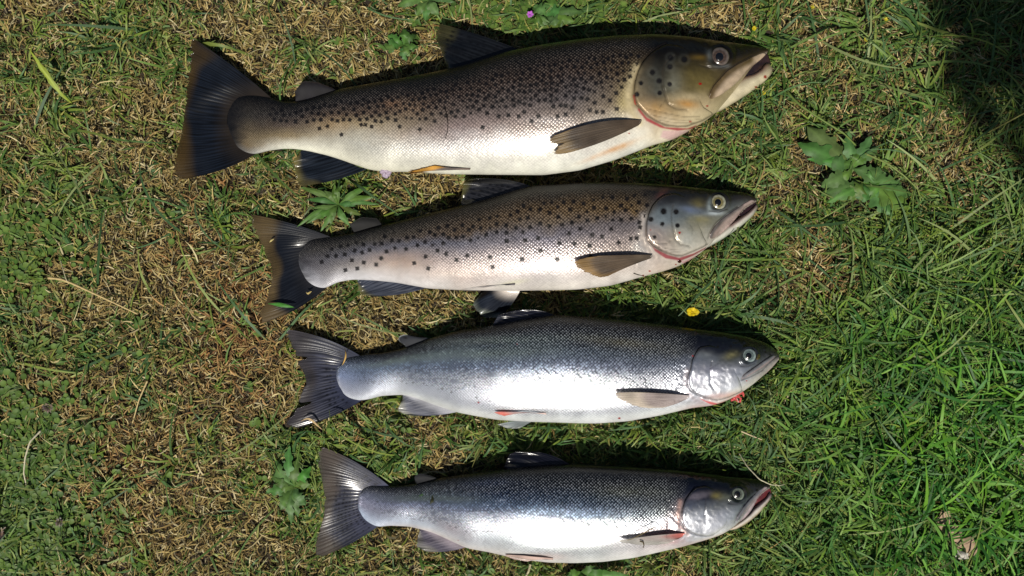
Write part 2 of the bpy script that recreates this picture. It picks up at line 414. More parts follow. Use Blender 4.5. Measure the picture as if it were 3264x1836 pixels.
    def vparam(s, px, py):
        z = s.zsurf(px, py, False); X, Y = unproj(px, py, z)
        t = np.clip((Y-np.interp(X, s.X, s.Yc))/np.interp(X, s.X, s.HW), -1, 1)
        return (1-t)/2
    def eye(s):
        ex, ey, er, pr, iris, rim = s.sp['eye']
        z0 = float(s.zsurf(np.array([ex]), np.array([ey]), False)[0])-3
        def dome(name, r, ht, zoff, cf, parent, asp=1.0, dx=0, dy=0):
            R = np.linspace(0, 1, 12); T = np.linspace(0, 2*np.pi, 40, endpoint=False); RR, TT = np.meshgrid(R, T, indexing='ij')
            x = ex+dx+RR*r*np.cos(TT)*asp; y = ey+dy+RR*r*np.sin(TT); z = z0+zoff+ht*np.sqrt(1-RR**2*0.98)
            X, Y = unproj(x, y, z); V = np.stack([X, Y, z], -1).reshape(-1, 3); C = cf(RR.ravel(), TT.ravel())
            o = mesh_np(name, V, gridquads(12, 40, 0, True)[:, ::-1], None, M_EYE, parent, s.org, C)
            return o
        def ic(R, T):
            t = sstep(0.5, 0.95, R)[:, None]; c = lin(iris)*(1-t)+lin(rim)*t
            c = c*(0.8+0.35*np.sin(T*9+R*8)[:, None]*0.4+0.2*(R[:, None] > 0.55))
            ring = np.exp(-((R-0.62)/0.06)**2)[:, None]; c = c*(1-ring*0.45)
            edge = sstep(0.93, 1.0, R)[:, None]; return c*(1-edge*0.8)
        eo = dome('eye', er, er*0.42, -2, ic, s.root); eo['org'] = s.org
        dome('pupil', pr, er*0.1, -2.3+er*0.42*math.sqrt(1-(pr/er)**2*.98), lambda R, T: np.tile(lin((8, 8, 9)), (len(R), 1)), eo, 0.95, -er*0.02, 0)
    def gillcover(s):
        gp = s.sp['gill_cover']; back = s.sp['gill_back']
        def zf(x, y, d):
            db = pdist(x, y, back); lift = -3+10*np.exp(-(db/70)**2)+1.5*np.exp(-(db/8)**2)
            return s.zsurf(x, y)+lift-4*np.exp(-(d/3)**2)
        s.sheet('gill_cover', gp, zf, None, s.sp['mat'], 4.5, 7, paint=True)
    def jaws(s):
        sp = s.sp
        if 'mouth' in sp:
            mc = sp['mouthcol']
            def mz(x, y, d): return s.zc_at(x)-2+0*x
            def mcol(x, y, d, C): return np.tile(lin(mc), (len(x), 1))*(0.5+N3(x, y, 12)[:, None])
            s.sheet('mouth_lining', sp['mouth'], mz, mcol, M_BLOOD, 4, 6)
        def jz(x, y, d):
            R = sp.get('jawR', 34.0); t = np.clip(d/R, 0, 1); base = s.zc_at(x)
            return base-6+sp.get('jawH', 34.0)*np.sqrt(np.clip(1-(1-t)**2, 0, 1))+(N3(x, y, 20)-0.5)*2
        def jcol(x, y, d, C):
            cols = sp['jawcol']; q = np.interp(d, [0, 6, 22], [0, 0.6, 1])[:, None]
            up = pdist(x, y, sp['jaw_up']); m = np.exp(-(up/9)**2)[:, None]
            Cc = lin(cols[0])*(1-q)+lin(cols[1])*q
            tipd = np.hypot(x-sp['jaw_up'][-1][0], y-sp['jaw_up'][-1][1]); tm = np.exp(-(tipd/32)**2)[:, None]
            Cc = Cc*(1-m)+lin(cols[2])*m; Cc = Cc*(1-tm*0.7)+lin(cols[3])*tm*0.7
            for (bx, by, r) in sp.get('blood', []):
                k = (1-sstep(r*0.6, r*1.1, np.hypot(x-bx, y-by)))[:, None]; Cc = Cc*(1-k)+lin((140, 14, 14))*k
            return Cc*(0.85+0.3*N4(x, y, 16)[:, None])
        s.sheet('lower_jaw', sp['lower_jaw'], jz, jcol, M_FIN, 4, 22)
        mx = sp['maxilla']; up = sp['max_up']
        def xz(x, y, d): return np.maximum(s.zsurf(x, y), s.zc_at(x)+10)+1+3.5*np.sqrt(np.clip(1-(1-np.clip(d/6, 0, 1))**2, 0, 1))+(N3(x, y, 11)-.5)*1.5
        def xcol(x, y, d, C):
            a, b, c = sp['maxcol']; du = pdist(x, y, up); q_ = 1.6 if s.sp['eye'][2] > 28 else 1.0; t = sstep(6*q_, 19*q_, du)[:, None]
            Cc = lin(a)*(1-t)+lin(b)*t; k = np.exp(-(d/2)**2)[:, None]*0.35; Cc = Cc*(1-k)+lin(c)*k
            return Cc*(0.8+0.4*N4(x, y, 12)[:, None])
        s.sheet('upper_jaw_bone', mx, xz, xcol, M_FIN, 3.5, 8)
        if 'teeth' in sp:
            tl = resample(sp['teeth'], 13); V = []; Tn = []
            for i, (x, y) in enumerate(tl):
                z = float(s.zc_at(x))+8; l = 5+2.5*math.sin(i*2.3)
                X, Y = unproj(x, y, z); X2, Y2 = unproj(x+l*0.75, y+l*0.8, z-2)
                n = len(V); V += [(X-1.6, Y+1, z), (X+1.6, Y-1, z), (X, Y, z+3), (X2, Y2, z-1)]
                Tn += [(n, n+1, n+3), (n+1, n+2, n+3), (n+2, n, n+3), (n, n+2, n+1)]
            o = mesh_np('teeth', V, None, Tn, M_EYE, s.root, s.org, np.tile(lin((225, 220, 200)), (len(V), 1))); 
    def fin(s, name, base, margin, rays, col, z0=None, z1=12.0, nu=150, nw=46, bow=(0, 0), ragged=0.03, ridge=1.6, splits=(), label=None, onbody=False, wave=5.0, spots=None, lift=4.0, mirror=False):
        B = smoothline(base, nu, 3); Mg = smoothline(margin, nu, 3)
        u = np.linspace(0, 1, nu)[:, None]; w = np.linspace(0, 1, nw)[None, :]
        r = np.random.default_rng(int(abs(base[0][0]*7+margin[0][1])))
        wm = 1-ragged*np.abs(np.interp(u[:, 0], np.linspace(0, 1, rays), r.normal(0, 1, rays)))-ragged*.5*np.abs(r.normal(0, 1, nu))
        for us, dep, wd in splits: wm = wm*(1-dep*np.exp(-((u[:, 0]-us)/wd)**4))
        W = w*wm[:, None]
        D = Mg-B; Ln = np.hypot(D[:, 0], D[:, 1])[:, None]; nx, ny = -D[:, 1:2]/Ln, D[:, 0:1]/Ln
        bw = (bow[0]*(1-u)**1.5+bow[1]*u**1.5)*4*W*(1-W)
        px = B[:, 0:1]+D[:, 0:1]*W+nx*bw; py = B[:, 1:2]+D[:, 1:2]*W+ny*bw
        wr = np.concatenate([[0], np.cumsum(r.uniform(.35, 1.65, rays*2))]); wr /= wr[-1]
        ph = np.interp(u[:, 0], np.linspace(0, 1, len(wr)), wr)[:, None]*rays*2*np.pi+0*W
        rip = 0.10*ridge*np.cos(ph)*sstep(0, 0.12, W)*(1-0.5*sstep(0.7, 1, W))
        und = 1.0*wave*(np.sin(u*7.3+W*3+base[0][0])+0.6*np.sin(u*15.1-W*4+base[0][1]))*sstep(0.1, 0.9, W)
        if onbody:
            z = s.zsurf(px, py)+lift*(0.4+0.6*sstep(0.0, 0.35, W))+rip+wave*0.4*np.sin(u*6+W*4)*W
        else:
            za = s.zc_at(B[:, 0:1]) if z0 is None else z0+0*u
            z = za*(1-sstep(0, 1, W))+ (GROUND+z1)*sstep(0, 1, W)+rip+und
        if name == 'adipose_fin': z = z-und-rip+3*np.sin(np.pi*u)*np.sin(np.pi*W)
        z = np.maximum(z, 9.0)
        X, Y = unproj(px, py, z)
        k2 = sstep(.35, .7, W); ph2 = ph+1.6*(N4(u*40+0*W, W*3+0*u, 1.0)-.5); C = col(u+0*W, W+0*u, px, py, np.cos(ph2)*(1-k2)+k2*np.cos(2*ph2))
        if spots is not None:
            for (sx, sy, sr, sa) in spots(u, W, B, D, r):
                ca, sn = math.cos(sa), math.sin(sa); dx = px-sx; dy = py-sy; q = ((dx*ca+dy*sn)/(sr*1.7))**2+((-dx*sn+dy*ca)/sr)**2
                k = np.exp(-q**2)[..., None]; C[..., :3] = C[..., :3]*(1-k*0.85)+lin((10, 10, 12))*k*0.85
        n = nu*nw; th = 3.0*(1-W*0.6)
        V = np.vstack([np.stack([X, Y, z], -1).reshape(-1, 3), np.stack([X, Y, z-th], -1).reshape(-1, 3)])
        q = gridquads(nu, nw); a, b, c = V[q[0, 0]], V[q[0, 1]], V[q[0, 2]]
        nz = np.cross(V[q[:, 1]]-V[q[:, 0]], V[q[:, 2]]-V[q[:, 0]])[:, 2].sum()
        if nz < 0: q = q[:, ::-1]
        qb = q[:, ::-1]+n
        idx = np.arange(n).reshape(nu, nw); ring = np.concatenate([idx[:, 0], idx[-1, 1:], idx[-2::-1, -1], idx[0, -2:0:-1]])
        nxt = np.roll(ring, -1); side = np.stack([ring, nxt, nxt+n, ring+n], 1)
        if nz > 0: side = side[:, ::-1]
        ob = mesh_np(name, V, np.vstack([q, qb, side]), None, M_FLESH if name == 'adipose_fin' else M_FIN, s.root, s.org, np.vstack([C.reshape(-1, 4)]*2))
        if label: ob['label'] = label
        if not onbody:
            pl = [(px[i, 0], py[i, 0]) for i in range(0, nu, 8)]+[(px[i, -1], py[i, -1]) for i in range(nu-1, -1, -8)]
            ALLMASK.append((pl, 'fin'))
        return ob

def fincol(dark, pale, edge, estart=0.8, stripe=0.35, ealpha=1.0, basec=None, alpha=1.0):
    def f(u, w, px, py, ray):
        n = N2(px, py, 30)[..., None]; st = (0.5+0.5*ray)[..., None]
        c = lin(dark)*(1-st*stripe)+lin(pale)*st*stripe
        e = sstep(estart-0.12, min(1.0, estart+0.15), w+(N1(px, py, 60)-0.5)*0.3)[..., None]
        c = c*(1-e)+lin(edge)*e*(0.75+0.5*st)
        if basec is not None:
            b = (1-sstep(0.0, 0.45, w))[..., None]; c = c*(1-b)+lin(basec)*b
        c = c*(0.7+0.6*n)
        a = alpha*(1-(1-ealpha)*e[..., 0])*(1-.25*sstep(.9, 1.0, w))
        return np.concatenate([c, a[..., None]], -1)
    return f
def dash_rows(nrow, ncol, w0, w1, size, jit=0.0, urange=(0.03, 0.97)):
    def f(u, W, B, D, r):
        out = []; n = len(B)
        for i in range(nrow):
            uu = urange[0]+(urange[1]-urange[0])*(i+0.5)/nrow; k = int(uu*(n-1))
            for j in range(ncol):
                ww = w0+(w1-w0)*(j+0.5+r.uniform(-jit, jit))/ncol
                if r.random() < 0.15: continue
                x, y = B[k]+D[k]*ww
                out.append((x, y, size*r.uniform(0.7, 1.2), math.atan2(D[k, 1], D[k, 0])))
        return out
    return f

# ---- measurements of the four fish
def spots_random(outline, x0, x1, vlo, vhi, n, rmin, rmax, mind, seed, avoid=()):
    r = np.random.default_rng(seed); T = np.array(outline, float); out = list(avoid); k0 = len(out); tries = 0
    while len(out)-k0 < n and tries < n*40:
        tries += 1; x = r.uniform(x0, x1); q = (x-x0)/(x1-x0)
        a = np.interp(q, [0, .5, 1], vlo); b = np.interp(q, [0, .5, 1], vhi); v = r.uniform(a, b)
        y = np.interp(x, T[:, 0], T[:, 1])*(1-v)+np.interp(x, T[:, 0], T[:, 2])*v
        if all((x-p[0])**2+(y-p[1])**2 > mind**2 for p in out): out.append((x, y, r.uniform(rmin, rmax)))
    return out[k0:]
def cropA(l, r=7.5): return [(540+x/2.576, 60+y/2.576, r) for x, y in l]
def cropB(l, r=8.5): return [(1500+x/2.576, 60+y/2.576, r) for x, y in l]
def cropC(l, r=8): return [(780+x/2.8977, 540+y/2.898, r) for x, y in l]
def cropD(l, r=8.5): return [(1600+x/2.898, 540+y/2.898, r) for x, y in l]

O1 = [(726, 345, 410), (735, 322, 440), (750, 310, 466), (780, 304, 486), (812, 304, 492), (858, 312, 480), (905, 325, 474), (945, 325, 475), (986, 316, 482), (1045, 298, 496), (1083, 285, 508),
      (1177, 268, 541), (1239, 257, 549), (1278, 250, 547), (1350, 238, 551), (1425, 222, 555), (1500, 203, 556), (1609, 168, 557), (1733, 144, 558), (1849, 127, 543), (1966, 116, 508),
      (2082, 112, 462), (2140, 115, 447), (2185, 119, 424), (2215, 122, 405), (2245, 127, 388), (2276, 131, 366), (2310, 136, 330), (2340, 139, 296), (2362, 142, 262), (2385, 144, 228), (2410, 147, 198), (2432, 151, 176), (2447, 157, 167)]
sp1 = cropA([(1232,900),(1297,882),(1412,950),(1380,838),(1430,828),(1482,830),(1575,870),(1610,870),(1660,885),(1740,845),(1855,780),(1595,770),(1660,800),(1780,770),(1940,740),(2035,780),(2105,820),(2155,780),(2178,840),(2230,775),(2055,905),(2420,800),(1890,885),(1185,830),(1130,845),(1090,800),(1270,790),(1330,770),(1360,710),(1430,740),(1515,745),(1540,690),(1640,730),(1710,720),(1860,710),(1040,770),(860,825),(940,790)]) \
    + cropB([(100,890),(70,745),(135,775),(230,800),(310,790),(395,800),(440,765),(555,800),(500,840),(715,800),(780,785),(680,720),(740,710),(780,715),(835,730),(980,750),(1035,765),(1085,765),(1200,740),(1020,690),(1145,670),(910,650),(850,650),(960,660),(780,630),(1090,635),(1195,610),(490,710),(560,670),(610,665),(660,630),(350,665),(400,680),(260,670),(180,720),(120,660),(230,600),(440,600),(490,590),(705,590),(610,585),(870,550),(1030,530),(910,490),(850,500),(750,510),(1120,480),(1060,450),(1205,450),(600,460),(670,530),(540,540),(400,590),(310,590),(150,630),(70,590)]) + [(1991, 254, 9)]
sp1 += spots_random(O1, 860, 2035, (.18, .16, .14), (.42, .46, .42), 210, 5.5, 8.5, 17, 3, sp1)
G1 = [(2122, 140), (2098, 152), (2075, 168), (2050, 195), (2035, 225), (2024, 262), (2020, 301), (2030, 332), (2063, 367), (2090, 385), (2121, 398), (2160, 403), (2191, 402), (2238, 385), (2276, 363)]
F1 = dict(name='brown_trout', label='largest brown trout, dense black cross-shaped spots over a cream belly, topmost of the four', mat=M_BROWN, n=600, nt=200,
    outline=O1, endblend=(75, (14, 14, 16), .95), crinkle=1.3, thick=[(726, .02), (800, .09), (920, .3), (1150, .47), (1600, .53), (2000, .53), (2200, .58), (2320, .66), (2400, .8), (2447, .9)], e=0.92, scale=8.0, headx=1985,
    eye=(2294, 181, 31, 13.5, (78, 62, 50), (96, 86, 78)), gillfront=[(2110, 100), (2095, 150), (2040, 190), (2015, 250), (1985, 320), (2000, 380), (2060, 420), (2150, 470)],
    gill_back=G1, gill_cover=G1+[(2240, 340), (2225, 280), (2225, 220), (2210, 170), (2170, 145)],
    grooves=[([(2148, 178), (2137, 184), (2118, 205), (2111, 230), (2113, 277), (2122, 310), (2130, 332), (2155, 346), (2190, 350)], 3.2, 5),
             ([(2120, 320), (2105, 338), (2100, 345)], 2, 2), ([(2060, 345), (2120, 360), (2180, 372), (2230, 372)], 2, 2), ([(2075, 365), (2130, 378), (2190, 385), (2235, 378)], 2, 2),
             ([(2100, 382), (2150, 392), (2210, 392)], 2, 2), ([(2230, 206), (2262, 216), (2295, 218), (2330, 208)], 2.5, 2), ([(2268, 310), (2258, 300), (2275, 270), (2312, 226), (2352, 198), (2395, 176)], 3, 4), G1 and (G1, 4, 4)],
    bumps=[(2180, 330, 60, 26, 5), (2165, 250, 40, 50, 4), (2340, 178, 40, 18, 3)],
    colour=[(735, [(0, (16, 15, 16), .05, .5, .1, .4), (.5, (34, 32, 34), .05, .5, .1, .4), (1, (60, 56, 54), .05, .3, 0, .4)]),
            (790, [(0, (22, 20, 18), .05, .7, .15, .4), (.35, (44, 41, 37), .05, .8, .35, .4), (.6, (78, 68, 52), .05, .8, .35, .4), (.85, (120, 105, 80), .1, .6, .2, .4), (1, (130, 130, 128), .05, .3, 0, .4)]),
            (930, [(0, (13, 13, 15), .05, .8, .2, .4), (.3, (35, 32, 33), .05, 1, .75, .4), (.52, (76, 64, 56), .05, .9, .45, .4), (.72, (140, 124, 94), .1, .7, .15, .4), (.88, (198, 194, 178), .15, .4, .05, .4), (1, (215, 214, 196), 0, .2, 0, .4)]),
            (1150, [(0, (12, 12, 13), .05, .7, .2, .4), (.22, (34, 30, 31), .05, 1, .8, .4), (.38, (95, 78, 64), .08, .9, .4, .4), (.52, (160, 145, 116), .15, .7, .1, .4), (.75, (190, 188, 176), .2, .5, 0, .38), (1, (216, 212, 192), 0, .2, 0, .4)]),
            (1450, [(0, (8, 8, 7), .05, .5, .1, .4), (.14, (20, 18, 16), .05, .7, .3, .4), (.3, (62, 50, 44), .1, 1, .65, .38), (.48, (98, 86, 80), .2, 1, .35, .36), (.62, (150, 132, 128), .3, .8, .15, .36), (.78, (190, 186, 184), .3, .5, 0, .36), (1, (222, 220, 202), 0, .15, 0, .4)]),
            (1850, [(0, (10, 8, 6), .05, .5, .4, .4), (.1, (22, 17, 13), .05, .9, .8, .38), (.3, (60, 48, 41), .1, 1, .65, .36), (.5, (92, 86, 86), .25, 1, .3, .34), (.66, (150, 136, 124), .35, .9, .15, .34), (.76, (205, 196, 190), .4, .5, 0, .34), (1, (226, 226, 212), 0, .1, 0, .4)]),
            (2020, [(0, (14, 11, 7), .05, .6, .5, .4), (.15, (34, 26, 19), .05, .9, .8, .38), (.35, (85, 70, 48), .1, .9, .4, .36), (.6, (135, 118, 90), .2, .7, .1, .36), (.8, (214, 206, 190), .1, .3, 0, .36), (1, (226, 226, 214), 0, .1, 0, .4)]),
            (2090, [(0, (10, 8, 5), .05, 0, 0, .4), (.22, (17, 14, 10), .05, 0, 0, .4), (.36, (44, 43, 38), .12, 0, 0, .34), (.58, (74, 73, 64), .15, 0, 0, .36), (.75, (150, 126, 90), .1, 0, 0, .36), (1, (214, 206, 184), 0, 0, 0, .4)]),
            (2200, [(0, (11, 9, 6), .05, 0, 0, .4), (.26, (16, 14, 9), .05, 0, 0, .4), (.4, (52, 46, 30), .1, 0, 0, .38), (.62, (102, 92, 62), .1, 0, 0, .36), (.8, (178, 160, 124), .05, 0, 0, .36), (1, (208, 194, 158), 0, 0, 0, .4)]),
            (2330, [(0, (11, 9, 6), .05, 0, 0, .4), (.32, (18, 15, 10), .05, 0, 0, .4), (.6, (70, 58, 38), .1, 0, 0, .36), (1, (175, 160, 120), 0, 0, 0, .4)]),
            (2447, [(0, (18, 14, 9), .05, 0, 0, .32), (.5, (40, 32, 20), .05, 0, 0, .32), (1, (120, 105, 90), 0, 0, 0, .4)])],
    blobs=[(2250, 272, 42, 30, 20, (118, 104, 52), .4), (2225, 245, 60, 40, 0, (96, 84, 42), .5), (2190, 330, 30, 14, 10, (176, 124, 56), .75), (2180, 310, 40, 12, 0, (205, 188, 150), .45), (2150, 262, 22, 40, 0, (118, 118, 104), .5),
           (2062, 250, 35, 45, 0, (66, 68, 60), .5), (2075, 345, 45, 22, 10, (176, 140, 88), .7), (2262, 180, 10, 18, -20, (104, 110, 110), .6), (2300, 212, 28, 7, 0, (130, 134, 134), .5), (2225, 183, 26, 9, 0, (120, 96, 40), .5),
           (1300, 348, 60, 30, 0, (166, 134, 100), .25), (1070, 400, 60, 26, 0, (196, 160, 110), .3), (1990, 330, 26, 60, 10, (196, 178, 120), .6), (1995, 400, 60, 40, 0, (222, 214, 196), .6), (1980, 470, 40, 10, -20, (200, 150, 80), .4), (1940, 482, 80, 8, -22, (205, 140, 60), .55),
           (1750, 385, 70, 14, 0, (225, 215, 210), .5, .5, .25), (1250, 330, 24, 10, 0, (160, 116, 82), .3)],
    bands=[([(2028, 215), (2008, 262), (2000, 310), (2008, 350), (2040, 392)], 13, (196, 180, 140), .8)],
    zones=[([(2033, 335), (2063, 372), (2121, 402), (2191, 406), (2225, 394), (2218, 412), (2160, 420), (2105, 410), (2058, 388), (2030, 352)], (150, 44, 54), .9, 6),
           ([(2110, 412), (2200, 412), (2235, 398), (2200, 422), (2140, 452), (2100, 440)], (196, 150, 160), .6, 8), ([(2016, 300), (2023, 300), (2030, 335), (2022, 335)], (190, 70, 60), .8, 2)],
    headspots=[(2080, 231, 8), (2135, 213, 8), (2043, 265, 7), (2101, 258, 8), (2134, 269, 7), (2103, 296, 7), (2030, 301, 8), (2181, 190, 9), (2137, 184, 8)],
    blood=[(2232, 267, 6), (2254, 338, 4), (2439, 245, 6), (2410, 278, 5), (2200, 388, 4), (2005, 425, 3)], spots=sp1,
    mouth=[(2345, 262), (2350, 240), (2377, 214), (2408, 180), (2440, 160), (2452, 182), (2460, 210), (2432, 235), (2400, 255), (2370, 270)], mouthcol=(46, 30, 26),
    lower_jaw=[(2215, 350), (2262, 318), (2300, 292), (2345, 256), (2373, 243), (2405, 234), (2426, 220), (2438, 202), (2447, 197), (2458, 203), (2465, 218), (2460, 236), (2447, 255), (2420, 275), (2393, 294), (2350, 322), (2300, 352), (2262, 368), (2235, 372)],
    jaw_up=[(2340, 262), (2373, 246), (2405, 236), (2428, 222), (2450, 200)], jawcol=[(196, 184, 150), (210, 198, 166), (172, 138, 120), (92, 74, 48)], jawR=30, jawH=32,
    maxilla=[(2436, 166), (2444, 172), (2425, 190), (2405, 206), (2388, 218), (2372, 238), (2350, 262), (2325, 284), (2300, 302), (2278, 313), (2262, 316), (2258, 308), (2264, 290), (2278, 268), (2300, 245), (2322, 222), (2350, 205), (2380, 190), (2410, 176)],
    max_up=[(2258, 306), (2264, 288), (2280, 265), (2302, 240), (2325, 220), (2352, 202), (2384, 186)], maxcol=[(92, 76, 50), (190, 168, 142), (120, 96, 80)], teeth=[(2368, 232), (2390, 208), (2408, 194), (2432, 176), (2440, 168)],
    fins=[dict(name='tail_fin', base=[(866, 313), (820, 306), (775, 312), (742, 340), (736, 380), (742, 425), (770, 468), (818, 489)],
               margin=[(611, 119), (603, 150), (603, 200), (598, 250), (592, 290), (590, 335), (582, 390), (574, 440), (560, 480), (552, 540), (566, 573)], rays=34, nu=230, nw=60, bow=(6, -14), wave=5, ridge=1.5, z1=26, ragged=.018,
               col=fincol((9, 10, 12), (34, 42, 56), (62, 48, 24), .86, .5, .9, (40, 34, 28))),
          dict(name='dorsal_fin', base=[(1660, 160), (1590, 178), (1510, 205), (1434, 226)], margin=[(1402, 76), (1390, 90), (1386, 118), (1400, 150), (1420, 200)], rays=13, bow=(5, -4), z1=60, ragged=.02, ridge=1.2,
               col=fincol((12, 13, 15), (30, 33, 38), (62, 60, 36), .86, .5, .8), spots=dash_rows(8, 8, .1, .85, 4.2, .3)),
          dict(name='adipose_fin', base=[(1078, 292), (1035, 302), (985, 318), (942, 326)], margin=[(1058, 280), (1010, 260), (965, 256), (940, 290)], rays=3, nu=50, nw=20, z1=45, ridge=.3, col=fincol((20, 18, 22), (36, 34, 40), (34, 26, 20), .9, .2)),
          dict(name='anal_fin', base=[(1168, 540), (1110, 520), (1045, 494), (975, 478)], margin=[(958, 593), (942, 575), (938, 540), (936, 512), (952, 492)], rays=12, bow=(-8, 4), z1=18, ragged=.02, ridge=2,
               col=fincol((14, 16, 20), (44, 52, 64), (120, 110, 62), .84, .5, .75)),
          dict(name='pelvic_fin', base=[(1500, 536), (1498, 541)], margin=[(1380, 527), (1330, 540), (1298, 550)], rays=6, nu=50, nw=30, onbody=True, lift=10, bow=(-3, 2), ridge=1, col=fincol((96, 88, 84), (150, 140, 132), (186, 138, 64), .75, .5, 1, (120, 105, 95))),
          dict(name='pelvic_fin', base=[(1500, 545), (1490, 550)], margin=[(1310, 541), (1298, 548), (1305, 556)], rays=5, nu=40, nw=30, z1=90, bow=(-2, 6), ridge=1, col=fincol((110, 100, 98), (170, 150, 130), (150, 116, 66), .7, .5, 1, (205, 150, 90))),
          dict(name='pectoral_fin', base=[(2046, 383), (2043, 392), (2036, 399)], margin=[(1800, 420), (1765, 432), (1749, 445), (1752, 456), (1775, 466), (1768, 476), (1760, 490), (1775, 493), (1800, 490)], rays=12, onbody=True, lift=20, bow=(14, -8), ridge=2.0, splits=[(.55, .05, .03)],
               col=fincol((64, 56, 48), (100, 86, 72), (128, 108, 76), .9, .55, 1, (84, 70, 56)))])

O2 = [(952, 805, 842), (960, 782, 872), (975, 768, 893), (1001, 761, 913), (1035, 757, 920), (1077, 752, 899), (1125, 743, 891), (1194, 724, 894), (1263, 708, 901), (1367, 681, 920), (1470, 656, 925), (1539, 638, 926), (1600, 620, 927), (1640, 607, 927),
      (1703, 591, 926), (1772, 588, 925), (1842, 583, 923), (1945, 581, 911), (2049, 584, 882), (2110, 588, 866), (2160, 592, 850), (2214, 598, 820), (2240, 601, 800), (2265, 603, 780), (2290, 605, 745), (2325, 608, 712), (2345, 611, 690), (2370, 614, 668), (2395, 621, 652), (2411, 632, 643)]
sp2 = cropC([(710,855),(765,800),(843,800),(925,785),(990,840),(1015,750),(1085,768),(1100,860),(1215,880),(1260,820),(1310,758),(1200,690),(1265,685),(1360,655),(1425,660),(1500,630),(1560,625),(1490,735),(1595,700),(1665,670),(1670,805),(1780,750),(1860,780),(1955,835),(1565,865),(1695,915),(1040,915),(930,930),(1755,605),(1835,600),(1885,630),(1955,630),(2015,620),(2085,655),(2230,605),(2325,580),(2070,560),(2265,810),(2420,660),(2055,795),(2290,900),(2110,530),(1710,580)]) \
    + cropD([(45,660),(130,540),(215,655),(335,635),(260,535),(355,500),(440,525),(530,680),(670,685),(355,750),(185,830),(510,830),(810,705),(925,620),(1080,675),(1190,640),(1245,635),(1010,550),(725,550),(620,590),(645,490),(790,470),(880,450),(1100,465),(1195,455),(1270,490),(1275,535),(835,605),(710,435),(960,360),(1100,335),(1140,375),(1155,270),(1265,305),(1340,330),(850,355),(630,370),(520,440),(440,400),(350,370),(240,445),(200,335),(820,800)])
sp2 += spots_random(O2, 1050, 2060, (.2, .2, .12), (.42, .44, .38), 75, 5.5, 8.5, 24, 4, sp2)
G2 = [(2115, 622), (2098, 634), (2080, 655), (2068, 680), (2061, 712), (2060, 745), (2066, 765), (2083, 783), (2118, 803), (2155, 814), (2175, 815), (2205, 803), (2240, 788), (2256, 778)]
